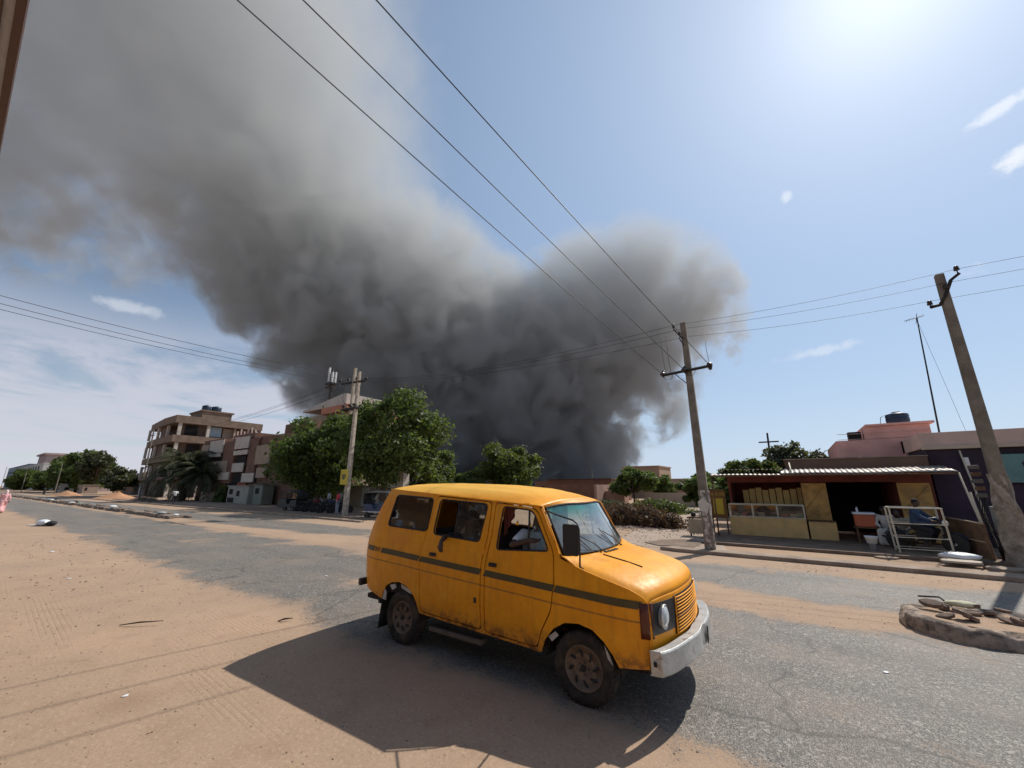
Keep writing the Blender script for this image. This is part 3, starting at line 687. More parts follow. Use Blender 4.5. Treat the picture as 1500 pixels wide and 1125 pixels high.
BASE = dict(pelvis=(0, 0, .94), waist=(0, 0, 1.10), chest=(0, .0, 1.32), neck=(0, 0, 1.47), head=(0, .02, 1.63),
            shl=(.18, 0, 1.42), shr=(-.18, 0, 1.42), ell=(.23, 0, 1.13), elr=(-.23, 0, 1.13), wrl=(.24, .08, .88), wrr=(-.24, .08, .88),
            hpl=(.09, 0, .92), hpr=(-.09, 0, .92), knl=(.10, .03, .50), knr=(-.10, .03, .50), anl=(.11, 0, .08), anr=(-.11, 0, .08))
SIT = dict(pelvis=(0, 0, .52), waist=(0, .02, .68), chest=(0, .05, .90), neck=(0, .08, 1.05), head=(0, .11, 1.21), shl=(.18, .05, 1.0), shr=(-.18, .05, 1.0),
           ell=(.25, .14, .75), elr=(-.25, .14, .75), wrl=(.12, .36, .66), wrr=(-.12, .36, .66), hpl=(.09, .03, .50), hpr=(-.09, .03, .50), knl=(.13, .44, .50), knr=(-.13, .44, .50), anl=(.13, .42, .09), anr=(-.13, .42, .09))
def make_person(label, loc, face, pose=None, base=BASE, shirt=(.8, .8, .8), trousers=(.05, .05, .08), long=False, vox=.02, robe=False, group=None, sc=1., hairc=True, scarf=None, feet=True):
    J = dict(base); J.update(pose or {}); J = {k: Vector(v) * sc for k, v in J.items()}
    root = empty('person', loc, label, 'person', group, face)
    cs = math.cos(face); sn = math.sin(face)
    g = lambda k: J[k]
    def cap(q, a, b, ra, rb): capsule(q, a, b, ra * sc, rb * sc)
    q = MB(); up = (g('head') - g('neck')).normalized()
    q.ball(g('head') + up * .02, (.076 * sc, .092 * sc, .115 * sc), 14, 10)
    fwd = Vector(J.get('look', (0, 1, 0))).normalized()
    H = g('head'); sidev = fwd.cross(up).normalized()
    cap(q, H - up * .055 + fwd * .03, H - up * .06 + fwd * .055, .045, .038)            # jaw
    cap(q, H + fwd * .085 + up * .015, H + fwd * .108 - up * .02, .010, .016)            # nose
    cap(q, H + fwd * .090 - up * .052 - sidev * .018, H + fwd * .090 - up * .052 + sidev * .018, .010, .010)   # lips
    cap(q, H + fwd * .078 + up * .035 - sidev * .04, H + fwd * .078 + up * .035 + sidev * .04, .013, .013)     # brow
    for s in (-1, 1): cap(q, H + sidev * s * .078 + up * .015, H + sidev * s * .08 - up * .02, .016, .012)      # ears
    cap(q, g('neck') - up * .02, H - up * .05, .055, .052)
    cap(q, g('pelvis'), g('waist'), .125, .115); cap(q, g('waist'), g('chest'), .115, .13); cap(q, g('chest'), g('neck') - up * .03, .12, .06)
    for s in 'lr':
        cap(q, g('chest') + (g('sh' + s) - g('chest')) * .4, g('sh' + s), .08, .055)
        cap(q, g('sh' + s), g('el' + s), .050, .038); cap(q, g('el' + s), g('wr' + s), .038, .027)
        cap(q, g('hp' + s), g('kn' + s), .080, .056); cap(q, g('kn' + s), g('an' + s), .056, .038)
        if feet:
            fd = Vector((0, 1, 0)); a = g('an' + s); cap(q, a + Vector((0, -.03, -.045)) * sc, a + Vector((0, .13, -.05)) * sc, .038, .030)
        # palm, four fingers and a thumb
        d = (g('wr' + s) - g('el' + s)).normalized(); hd = Vector(J.get('hand' + s, d)).normalized(); nrm = Vector(J.get('palm' + s, (1 if s == 'l' else -1, 0, 0))); ac = hd.cross(nrm).normalized(); w_ = g('wr' + s)
        cap(q, w_, w_ + hd * .05 * sc, .026, .030); cap(q, w_ + hd * .05 * sc - ac * .022, w_ + hd * .075 * sc + ac * .022, .020, .020)
        cu = -nrm
        for i, L in enumerate((.062, .074, .070, .054)):
            b0 = w_ + hd * .08 * sc + ac * (.028 - .019 * i) * sc; b1 = b0 + (hd * .8 + cu * .25) * L * .5 * sc; b2 = b1 + (hd * .45 + cu * .7) * L * .5 * sc
            cap(q, b0, b1, .0095, .0088); cap(q, b1, b2, .0088, .0075)
        b0 = w_ + hd * .03 * sc + ac * .028 * sc; cap(q, b0, b0 + (hd * .6 + ac * .7 + cu * .3) * .05 * sc, .013, .010)
    body = fuse(q, 'body', SKIN, root, vox)
    for v in []: pass
    # shirt
    q = MB(); e = .016
    cap(q, g('pelvis') + Vector((0, 0, .0)), g('waist'), .14, .132); cap(q, g('waist'), g('chest'), .132, .147); cap(q, g('chest'), g('neck') - up * .07, .135, .078)
    for s in 'lr':
        cap(q, g('chest') + (g('sh' + s) - g('chest')) * .4, g('sh' + s), .095, .07); x = 1. if long else .6
        cap(q, g('sh' + s), g('sh' + s).lerp(g('el' + s), min(1, x * 1.)), .068, .060)
        if long: cap(q, g('el' + s), g('el' + s).lerp(g('wr' + s), .8), .056, .045)
    if robe:
        for s in 'lr': cap(q, g('hp' + s), g('kn' + s), .13, .125); cap(q, g('kn' + s), g('an' + s) + Vector((0, 0, .10)), .125, .13)
        cap(q, (g('knl') + g('knr')) / 2, (g('anl') + g('anr')) / 2 + Vector((0, 0, .1)), .13, .14)
    fuse(q, 'robe' if robe else 'shirt', shirt if not isinstance(shirt, tuple) else cloth('cloth_%02d%02d%02d' % tuple(int(c * 99) for c in shirt), shirt), root, vox * .9 if vox > .015 else vox)
    if not robe:
        q = MB(); cap(q, g('pelvis') - Vector((0, 0, .02)), g('waist') - (g('waist') - g('pelvis')) * .35, .143, .135)
        for s in 'lr': cap(q, g('pelvis').lerp(g('hp' + s), .8), g('kn' + s), .095, .074); cap(q, g('kn' + s), g('an' + s) + (g('kn' + s) - g('an' + s)).normalized() * .05, .072, .058)
        fuse(q, 'trousers', cloth('cloth_%02d%02d%02d' % tuple(int(c * 99) for c in trousers), trousers), root, vox)
    q = MB(); q.ball(H + up * .048 * 1 - fwd * .014, (.082 * sc, .094 * sc, .092 * sc), 12, 8)
    if scarf is not None:
        q = MB(); q.ball(H + up * .03 - fwd * .02, (.10 * sc, .115 * sc, .115 * sc), 12, 8); cap(q, H - fwd * .04, g('neck') - fwd * .02, .09, .10); fuse(q, 'headscarf', cloth('scarf_cloth_%02d' % int(scarf[1] * 99), scarf), root, vox)
    elif hairc: q.build('hair', HAIR, root, world=False)
    for s in (-1, 1):
        if vox <= .012:
            e_ = MB(); e_.ball(H + fwd * .079 + up * .022 + sidev * s * .032, .011, 8, 6); e_.build('eye', mat('eye_white', (.6, .58, .55), .2, .05, 9, 0), root, world=False)
    return root
# local frame of a person: x = own left..right, y = straight ahead; 'face' turns it about z
make_person('driver of the yellow van in a white shirt with one arm resting on the sill', (-2.86, 4.50, .49), R(-90),
            dict(shl=(.21, .04, 1.01), ell=(.44, .02, .915), wrl=(.44, .28, .985), handl=(0, .95, -.1), palml=(0, 0, -1.), head=(0, .14, 1.27), look=(.15, 1, -.05), elr=(-.24, .20, .80), wrr=(-.10, .42, .90)), SIT, (.86, .85, .82), (.06, .06, .07), vox=.009)
make_person('passenger in dark clothes behind the half open side window of the van', (-3.92, 4.47, .40), R(-90),
            dict(shl=(.22, .04, 1.0), ell=(.43, .0, 1.02), wrl=(.56, .06, .98), handl=(.3, .2, -.9), palml=(.9, 0, .3)), SIT, (.02, .02, .025), (.02, .02, .03), vox=.010)
# ---------------------------------------------------------------- poles and wires
CONC = mat('pole_concrete', (.23, .195, .155), .9, .3, 3, .3, 25, col2=(.16, .13, .10))
STEEL = mat('dark_steel', (.03, .028, .027), .6, .3, 8, .15, metal=.5)
PORC = mat('brown_porcelain', (.025, .014, .012), .25, .2, 9, .05)
PAPER = mat('torn_poster_paper', (.50, .46, .42), .95, .5, 7, .5, 35, col2=(.20, .15, .12), f2=.52, sharp=.05)
WHITEW = mat('whitewashed_wood', (.55, .52, .47), .85, .3, 6, .3)
def pole_mesh(b, top, w0, w1, name, m, parent):
    b = Vector(b); tp = Vector(top); q = MB(); vs = []
    for k in range(7):
        c = b.lerp(tp, k / 6); w_ = (w0 + (w1 - w0) * k / 6) / 2; ch = w_ * .35
        vs += [(c.x + x * w_ , c.y + y * w_, c.z) for x, y in ((-.7, -1), (.7, -1), (1, -.7), (1, .7), (.7, 1), (-.7, 1), (-1, .7), (-1, -.7))]
    q.add(vs, [(k * 8 + i, k * 8 + (i + 1) % 8, (k + 1) * 8 + (i + 1) % 8, (k + 1) * 8 + i) for k in range(6) for i in range(8)] + [tuple(48 + i for i in range(8)), tuple(reversed(range(8)))])
    return q.build(name, m, parent)
def insulator(parent, c, r=.06, down=False):
    s_ = -1 if down else 1
    q = MB(); q.lathe([(.015, -.12 * s_), (.015, 0), (r, .01 * s_), (r * .95, .05 * s_), (r * .6, .06 * s_), (r * .9, .07 * s_), (r * .8, .12 * s_), (r * .4, .16 * s_)], c, 'Z', 10); return q.build('insulator', PORC, parent)
def wire(pts_ends, sag, r, label, group, name='overhead_wire'):
    a, b = Vector(pts_ends[0]), Vector(pts_ends[1]); n = 28
    pts = [a.lerp(b, i / n) - Vector((0, 0, sag * 4 * (i / n) * (1 - i / n))) for i in range(n + 1)]
    o = MB().tube(pts, r, 5).build(name, STEEL, None, off=tuple(a)); return tag(o, label, 'wire', group)
# the pole in the middle of the picture
PM = empty('utility_pole', (-2.5, 14.66, 0), 'concrete utility pole with torn posters round its foot beside the shop', 'pole')
pole_mesh((-2.5, 14.66, 0), (-2.52, 14.64, 7.9), .30, .19, 'pole', CONC, PM)
q = MB(); random.seed(3)
for k in range(9): z0 = .15 + k * .2; q.grid(lambda a, z: (-2.5 + (.165 + .012 * math.sin(a * 5 + k)) * math.cos(a), 14.66 + (.165 + .014 * math.sin(a * 4 + k * 2)) * math.sin(a), z), [i * math.pi / 10 for i in range(21)], [z0, z0 + .1, z0 + .19])
q.build('poster_wrap', PAPER, PM)
q = MB(); q.poly([(-2.64, 14.44, 1.3), (-2.42, 14.42, 1.22), (-2.34, 14.40, 1.48), (-2.5, 14.41, 1.72), (-2.68, 14.45, 1.56)]); q.build('loose_poster', WHITEW, PM, solid=.01)
adir = Vector((math.cos(R(-11)), math.sin(R(-11)), 0)); wdir = Vector((math.cos(R(79)), math.sin(R(79)), 0))
MC = Vector((-2.52, 14.66, 6.04)) - wdir * .2
q = MB(); q.tube([MC - adir * .86, MC + adir * .86], .055, 4, smooth=False); q.build('crossarm', STEEL, PM, .006)
q = MB(); q.tube([MC - adir * .45, MC + Vector((0, .1, -.5))], .015, 5); q.build('brace', STEEL, PM)
for s in (-1, -.05, 1):
    c = MC + adir * s * .82 - wdir * .06; insulator(PM, c, .075, s > 0)
    q = MB(); q.lathe([(.03, -.0), (.09, -.03), (.05, -.08), (.09, -.11), (.05, -.16), (.02, -.2)], c, 'Y', 10); q.build('strain_insulator', PORC, PM)
q = MB(); q.tube([(-2.55, 14.5, 7.25), (-2.75, 14.45, 7.55), (-2.80, 14.45, 7.65)], .025, 5); q.tube([(-2.55, 14.5, 7.0), (-2.66, 14.45, 7.28)], .02, 5); q.build('bracket', STEEL, PM)
insulator(PM, (-2.82, 14.45, 7.72), .055); insulator(PM, (-2.64, 14.42, 7.38), .05)
for k, (dx, zt) in enumerate(((-.55, 7.62), (-.75, 7.62), (.80, 7.45))):
    q = MB(); p0 = MC + adir * dx; q.tube([p0, p0 + Vector((-.05, .05, .6)), Vector((p0.x - .1, 14.8, zt))], .008, 5); q.build('drop_lead', STEEL, PM)
q = MB()
for s in (-1, 0): c = MC + adir * s * .8; q.tube([c + Vector((-.05, -.05, 0)), c + Vector((.05, -.05, -.2)), c + Vector((.22, -.05, -.22)), c + Vector((.32, -.05, -.02))], .008, 5)
q.build('jumper_lead', STEEL, PM)
# pole at the right
PR = empty('utility_pole', (4.66, 16.9, 0), 'leaning looking concrete utility pole at the right edge with plastered stone foot', 'pole')
pole_mesh((4.66, 16.9, 0), (4.68, 16.75, 8.5), .32, .20, 'pole', CONC, PR)
q = MB()
q.grid(lambda a, z: (4.66 + (.30 - .05 * z + .03 * math.sin(a * 3 + z * 7)) * math.cos(a), 16.9 + (.30 - .05 * z + .03 * math.sin(a * 5 + z * 9)) * math.sin(a), z), [i * math.pi / 12 for i in range(25)], [i * .12 for i in range(21)])
q.build('plaster_collar', mat('old_plaster', (.33, .28, .23), .95, .6, 4, .6, 14, col2=(.22, .18, .14), f2=.5, sharp=.1), PR)
q = MB(); q.tube([(4.35, 16.9, 7.55), (4.5, 16.7, 7.5), (4.66, 16.66, 7.75), (4.85, 16.6, 8.2), (5.05, 16.55, 8.35)], .055, 4); q.build('crossarm', STEEL, PR)
for c in ((4.35, 16.9, 7.62), (5.02, 16.56, 8.45), (4.72, 16.62, 7.95)): insulator(PR, c, .07)
# twin pole on the far side to the left
PL = empty('utility_pole', (-26.6, 16.9, 0), 'pale utility pole with doubled top and yellow danger plate under the big trees', 'pole')
LIME = mat('limed_wood', (.52, .45, .36), .85, .35, 5, .3, 20, col2=(.34, .27, .2))
pole_mesh((-25.95, 16.75, 0), (-25.9, 16.75, 10.5), .34, .20, 'pole', LIME, PL)
pole_mesh((-26.62, 16.8, 7.3), (-26.58, 16.8, 10.9), .20, .20, 'pole', LIME, PL)
q = MB(); q.tube([(-28.5, 16.95, 9.95), (-24.9, 16.6, 9.6)], .09, 4, smooth=False); q.build('crossarm', STEEL, PL)
for x, z in ((-28.4, 9.98), (-27.3, 9.9), (-26.2, 9.8), (-25.0, 9.63)): insulator(PL, (x, 16.75, z + .12), .12)
q = MB(); q.box(-27.5, -25.6, 16.5, 16.9, 7.6, 7.75); q.build('platform_beam', STEEL, PL)
for x in (-27.3, -26.5, -25.9): insulator(PL, (x, 16.6, 7.85), .18)
MB().tube([(-27.6, 16.8, 9.7), (-27.9, 16.8, 8.6), (-27.2, 16.7, 8.0)], .02, 5).build('drop_lead', STEEL, PL)
pl = box_obj('warning_plate', (-26.35, -25.5, 16.36, 16.40, 2.15, 3.2), mat('yellow_plate', (.55, .42, .03), .6, .25, 5, .1), PL, .01)
q = MB(); q.prism(rounded([(-26.15, 2.62), (-25.71, 2.62), (-25.71, 2.86), (-26.15, 2.86)], .08), 'Y', 16.352, 16.358); q.box(-26.05, -25.81, 16.352, 16.358, 2.50, 2.60); q.build('danger_mark', BLK, pl)
for x in (-26.03, -25.85): MB().box(x - .04, x + .04, 16.346, 16.351, 2.70, 2.78).build('mark_gap', mat('yellow_plate'), pl)
# the pole behind the photographer that the three near wires run to
NP = Vector((-2.52, 14.66, 0)) - wdir * 22.5
PN = empty('utility_pole', tuple(NP), 'tall concrete utility pole standing behind the photographer', 'pole')
pole_mesh(tuple(NP), (NP.x, NP.y, 12.2), .4, .24, 'pole', CONC, PN)
NC = Vector((NP.x, NP.y, 11.75)); MB().tube([NC - adir * 1.0, NC + adir * 1.0], .055, 4, smooth=False).build('crossarm', STEEL, PN)
for s, nm in ((-1, 'left'), (-.03, 'middle'), (1, 'right')):
    wire((MC + adir * s * .82 - wdir * .1, NC + adir * s * .92), .12, .011, 'heavy black wire from the middle pole to the top edge, %s of three' % nm, 'near overhead wires')
ZL = [(-28.4, 16.75, 10.1), (-27.3, 16.75, 10.05), (-25.0, 16.75, 9.8)]
mt = [(-2.80, 14.5, 7.85), (-2.52, 14.7, 7.72), (-2.45, 14.8, 7.42)]; rt = [(5.02, 16.56, 8.5), (4.72, 16.62, 8.15), (4.35, 16.9, 7.75)]
for k, nm in enumerate(('upper', 'middle', 'lower')):
    wire((mt[k], rt[k]), .12, .006, 'thin wire between the middle pole and the right pole, %s one' % nm, 'roadside wires')
    wire((rt[k], (26, 17.4 + .3 * k, 8.9 - .3 * k)), .2, .006, 'thin wire running off to the right from the right pole, %s one' % nm, 'roadside wires')
    wire(((-25.0 - .6 * k, 16.7, 9.8), mt[k]), .55, .008, 'thin wire crossing before the smoke towards the twin pole, %s one' % nm, 'roadside wires')
    wire((ZL[k], (-28.2 + .95 * k, -14, 11.2)), .9, .012, 'wire crossing high above the road at far left, %s one' % ('first', 'second', 'third')[k], 'wires across the road')
    wire((ZL[k], (-75, 16.2 + .5 * k, 9.4)), 1.0, .012, 'distant wire sagging left from the twin pole, %s one' % nm, 'far roadside wires')
for k, (x, y, h, ln, lb) in enumerate(((-75, 16.6, 10, .4, 'slim distant pole before the palm and flats'), (-150, 17.2, 7.5, .3, 'distant leaning pole beyond the sand mound'), (-215, 17, 8, 1.2, 'distant leaning pole left of the dark green tree'), (-275, 16, 10, 2.4, 'tiny leaning pole at far left skyline'), (-61, 139, 8.8, 0, 'tiny pole on the skyline just right of the smoke foot'), (-26, 97, 5.5, 0, 'short distant pole above the low houses at centre'), (-1.6, 44, 6.9, -.2, 'dark pole rising behind the shop roof'))):
    e = empty('utility_pole', (x, y, 0), lb, 'pole', 'distant poles'); pole_mesh((x, y, 0), (x - ln, y, h), .22, .15, 'pole', CONC if k != 6 else STEEL, e)
    MB().box(x - ln - .8, x - ln + .8, y - .05, y + .05, h - .9, h - .78).build('crossarm', STEEL, e)
# ---------------------------------------------------------------- shops on the right
REDW = mat('red_oxide_wall', (.20, .050, .035), .9, .3, 3, .25, col2=(.15, .045, .035))
YELD = mat('ochre_door_paint', (.55, .33, .10), .75, .3, 3, .2, col2=(.34, .205, .08))
CREAM = mat('cream_counter_paint', (.66, .43, .17), .75, .25, 3, .2, col2=(.54, .36, .15))
IVORY = mat('ivory_frame_paint', (.62, .55, .42), .7, .25, 5, .15)
PINK = mat('pink_wall', (.74, .40, .34), .9, .25, 2, .2, col2=(.66, .35, .30))
PURP = mat('purple_wall', (.048, .028, .052), .9, .4, 1.2, .3, col2=(.032, .022, .036))
BEIGE = mat('beige_parapet', (.58, .41, .35), .9, .25, 2, .2)
TIN = mat('corrugated_tin', (.40, .37, .33), .5, .3, 3, .2, 20, metal=.25, col2=(.24, .19, .15))
RUST = mat('rusty_sheet', (.12, .055, .035), .85, .45, 3, .3, col2=(.075, .04, .03))
SLAB = mat('worn_concrete', (.34, .26, .20), .95, .35, 2, .5, 18, col2=(.24, .18, .135))
WOOD = mat('old_board', (.16, .09, .045), .85, .4, 5, .3, 25, col2=(.10, .055, .03))
GLASSD = glass_mat('show_glass', (.8, .8, .78), .12, (.4, .37, .3), 1.2)
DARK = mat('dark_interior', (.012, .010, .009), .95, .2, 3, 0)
WHITE = mat('white_enamel', (.70, .70, .68), .5, .2, 6, .1)
PLASW = mat('white_plastic', (.68, .70, .72), .45, .2, 6, .1)
def corr(mb, x0, x1, y0, z0, y1, z1, pitch=.16, amp=.013):
    n = int((x1 - x0) / pitch * 6); mb.grid(lambda i, v: (x0 + (x1 - x0) * i / n, y0 + (y1 - y0) * v, z0 + (z1 - z0) * v + amp * math.sin(i / 6 * 2 * math.pi) + .012 * math.sin(i * .05)), range(n + 1), [0, .5, 1]); return mb
tag(MB().prism([(-4.0, 14.35), (-3.4, 14.2), (9, 14.2), (40, 14.2), (40, 14.75), (9, 14.75), (-3.6, 14.75)], 'Z', 0, .11).build('kerb', SLAB, None, .02), kind='structure')
q = MB(); q.box(-3.1, 40, 16.7, 20.4, 0, .10); q.prism([(-4.9, 15.7), (-4.3, 15.2), (-3.15, 15.4), (-3.15, 17.2), (-3.9, 17.5), (-4.6, 16.8)], 'Z', 0, .035); tag(q.build('shop_pavement', mat('dirty_shaded_pavement', (.22, .155, .11), .95, .4, 2, .5, 18, col2=(.15, .105, .075)), None, .02), kind='structure')  # dirt brown, darkened further to hold the shade in front of the shop
sh = empty('shop', (1.0, 22, 0), 'red and ochre roadside shop with wide dark opening under a tin awning', 'shop')
q = MB(); q.box(-2.35, .2, 22.2, 24.6, .1, 2.6); q.box(.2, .62, 20.4, 24.6, .1, 2.22); q.box(.62, 1.0, 20.42, 20.6, .1, 2.22); q.box(3.1, 4.05, 20.4, 24.6, .1, 2.22); q.box(-2.35, 4.05, 20.38, 24.6, 2.223, 2.62); q.box(-2.45, -2.352, 20.4, 24.6, .1, 2.62)
q.build('wall', REDW, sh)
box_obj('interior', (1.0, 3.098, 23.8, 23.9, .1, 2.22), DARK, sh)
q = MB(); q.box(-.2, 4.1, 20.45, 24.5, 2.63, 3.12); q.build('parapet', mat('brown_mud_wall', (.17, .10, .07), .95, .35, 2, .4, 20), sh)
q = MB(); q.box(-.25, 2.2, 20.4, 24.5, 3.125, 3.17); q.box(2.3, 4.12, 20.42, 24.5, 3.13, 3.16); q.build('coping', SLAB, sh)
for x0, x1, lab in ((.22, 1.02, 0), (3.08, 3.95, 0)):
    d = MB().box(x0, x1, 20.28, 20.33, .14, 2.18).build('door', YELD, sh, .006)
    q = MB(); w_ = x1 - x0
    for z in (.16, 1.1, 2.10): q.box(x0 + .02, x1 - .02, 20.262, 20.278, z, z + .06)
    q.tube([(x0 + .05, 20.27, .25), (x1 - .05, 20.27, 1.08)], .02, 4); q.tube([(x0 + .05, 20.27, 1.2), (x1 - .05, 20.27, 2.08)], .02, 4); q.build('door_brace', YELD, d)
aw = corr(MB(), -.4, 4.42, 18.9, 2.53, 20.37, 2.77).build('awning', TIN, sh, solid=.006)
q = corr(MB(), -2.95, -.35, 18.9, 2.50, 20.4, 2.63); q.build('awning', TIN, sh, solid=.006)
q = corr(MB(), -2.75, -.3, 19.7, 2.74, 21.4, 2.80); q.build('upper_sheet', RUST, sh, solid=.01)
q = MB(); q.tube([(-2.95, 18.95, 2.47), (4.42, 18.95, 2.47)], .03, 6)
for x in (-2.6, -.6, 1.2, 3.0, 4.2): q.tube([(x, 18.95, 2.46), (x, 20.38, 2.62)], .025, 6)
q.build('awning_rafters', WOOD, sh)
MB().tube([(4.42, 18.95, 2.5), (4.62, 18.7, .1)], .025, 8).build('awning_post', IVORY, sh)
MB().tube([(-.02, 19.0, 2.5), (-.06, 20.4, 3.05)], .025, 8).build('stay_rod', IVORY, sh)
MB().tube([(-2.85, 18.98, 2.46), (-2.85, 18.98, .1)], .03, 8).build('awning_post', WOOD, sh)
# counter with glass case
ct = empty('display_counter', (-1.1, 19.9, .1), 'long cream counter with a low ivory framed glass case on top', 'counter')
q = MB(); q.box(-2.45, .18, 19.65, 20.25, .1, .80); q.build('base', CREAM, ct, .01)
q = MB()
for x in (-2.43, -1.58, -.72, .16): q.tube([(x, 19.68, .80), (x, 19.68, 1.32)], .028, 4, smooth=False); q.tube([(x, 20.2, .80), (x, 20.2, 1.32)], .022, 4, smooth=False)
for y in (19.68, 20.2): q.tube([(-2.45, y, 1.32), (.18, y, 1.32)], .03, 4, smooth=False); q.tube([(-2.45, y, .83), (.18, y, .83)], .03, 4, smooth=False)
q.build('case_frame', IVORY, ct)
for i in range(3): x = -2.41 + i * .858; MB().poly([(x, 19.67, .85), (x + .81, 19.67, .85), (x + .81, 19.67, 1.30), (x, 19.67, 1.30)]).build('glass_pane', GLASSD, ct)
for i, (x, c) in enumerate(((-2.2, (.5, .4, .2)), (-1.9, (.5, .08, .05)), (-1.3, (.6, .5, .35)), (-.5, (.5, .12, .08)), (-.2, (.55, .5, .42)), (.0, (.1, .25, .12)))):
    nm = ('yellow', 'dark red', 'beige', 'red', 'pale', 'green')[i]
    o = MB().box(x - .1, x + .1, 19.85, 20.05, .80, .95 + .03 * (i % 3)).build('goods_box', cloth('goods_%d' % i, c), None, .01, off=(x, 19.95, .8)); tag(o, 'small %s box of goods inside the glass case' % nm, 'box', 'goods in the case')
c2 = empty('side_counter', (.65, 19.9, .1), 'short cream side counter with a dark recessed top beside the long counter', 'counter')
box_obj('base', (.24, 1.08, 19.65, 20.2, .1, .74), CREAM, c2, .01); box_obj('worktop', (.22, 1.10, 19.62, 20.22, .742, .775), WOOD, c2, .006)
BDS = []
for i in range(9):
    x = -1.95 + i * .25; BDS.append((x, 1.90 + .05 * (i * 7 % 3)))
rk = empty('board_rack', (-.9, 21.0, .1), 'dark wooden rack of pale upright boards behind the counter', 'rack')
for x, z in BDS: MB().box(x, x + .22, 20.9, 21.0, 1.32, z).build('board', mat('pale_boards', (.44, .31, .12), .8, .3, 6, .2), rk, .01)
box_obj('shelf', (-2.1, .15, 20.8, 21.2, 1.22, 1.31), WOOD, rk)
for x in (-2.05, .08): MB().box(x, x + .06, 20.85, 20.95, .1, 1.22).build('leg', WOOD, rk)
# painted notice board and table left of the pole
sg = empty('notice_board', (-2.75, 19.6, 0), 'brown and yellow painted board standing left of the cream counter', 'sign')
box_obj('panel', (-3.18, -2.50, 19.55, 19.60, .75, 1.92), mat('brown_painted_board', (.16, .075, .02), .8, .3, 4, .2), sg, .006)
box_obj('yellow_field', (-3.0, -2.62, 19.541, 19.547, .9, 1.55), mat('yellow_field_paint', (.50, .34, .03), .75, .3, 5, .15), sg)
q = MB(); random.seed(11)
for i in range(11): x = -3.12 + i * .055; h = random.uniform(.03, .08); q.box(x, x + .04, 19.540, 19.546, 1.70, 1.70 + h); q.box(x, x + .018, 19.540, 19.546, 1.66, 1.80)
q.build('lettering', mat('ochre_lettering', (.55, .33, .06), .7, .2, 9, .1), sg)
for x in (-3.12, -2.58): MB().box(x, x + .05, 19.56, 19.61, 0, .75).build('leg', WOOD, sg)
tb_ = empty('street_table', (-3.5, 19.3, 0), 'small rough table with pots standing behind the middle pole', 'table')
box_obj('top', (-4.0, -3.1, 18.9, 19.6, .72, .78), WOOD, tb_)
for x in (-3.95, -3.2):
    for y in (18.95, 19.5): MB().box(x, x + .06, y, y + .06, 0, .72).build('leg', WOOD, tb_)
box_obj('skirt', (-3.98, -3.12, 18.91, 18.93, .12, .70), mat('tan_cloth_panel', (.40, .30, .2), .9, .3, 5, .3), tb_)
for x, r_, lb, m_ in ((-3.8, .10, 'dark cooking pot on the rough street table', STEEL), (-3.5, .08, 'small pale pot on the rough street table', IVORY), (-3.28, .07, 'little dark kettle on the rough street table', BLK)):
    tag(MB().lathe([(r_ * .7, 0), (r_, .04), (r_, .14), (r_ * .8, .17), (0, .18)], (x, 19.2, .78), 'Z', 14).build('pot', m_, None, off=(x, 19.2, .78)), lb, 'pot', 'pots on the table')
# cooler on a stand, bucket, seated people
st = empty('small_stand', (1.9, 19.3, .1), 'dark low stand carrying an orange cool box in the shop mouth', 'table'); box_obj('top', (1.55, 2.25, 19.1, 19.6, .62, .67), WOOD, st)
for x in (1.6, 2.15):
    for y in (19.15, 19.5): MB().box(x, x + .04, y, y + .04, .1, .62).build('leg', WOOD, st)
cb = empty('cool_box', (1.9, 19.35, .67), 'orange cool box with a white lid on the dark stand', 'cool box'); box_obj('body', (1.6, 2.15, 19.15, 19.55, .67, 1.08), mat('orange_plastic', (.50, .12, .05), .6, .2, 5, .1), cb, .03)
box_obj('lid', (1.57, 2.18, 19.12, 19.58, 1.085, 1.16), PLASW, cb, .02)
tag(MB().lathe([(.03, 0), (.035, .02), (.035, .12), (.015, .15), (.015, .18), (0, .18)], (1.72, 19.3, 1.16), 'Z', 12).build('bottle', PLASW, None, off=(1.72, 19.3, 1.16)), 'small white bottle standing on the cool box lid', 'bottle')
bk = empty('bucket', (1.75, 17.35, .1), 'white bucket on a small stool on the pavement edge', 'bucket'); MB().lathe([(.12, .22), (.17, .42), (.185, .43), (.16, .40), (0, .25)], (1.75, 17.35, .1), 'Z', 18).build('body', PLASW, bk)
sb_ = MB(); sb_.lathe([(.10, 0), (.08, .2), (.14, .22)], (1.75, 17.35, .1), 'Z', 10); tag(sb_.build('stool', mat('grey_plastic', (.3, .32, .33), .6, .2, 5, .1), None, off=(1.75, 17.35, .1)), 'grey stool under the white bucket', 'stool')
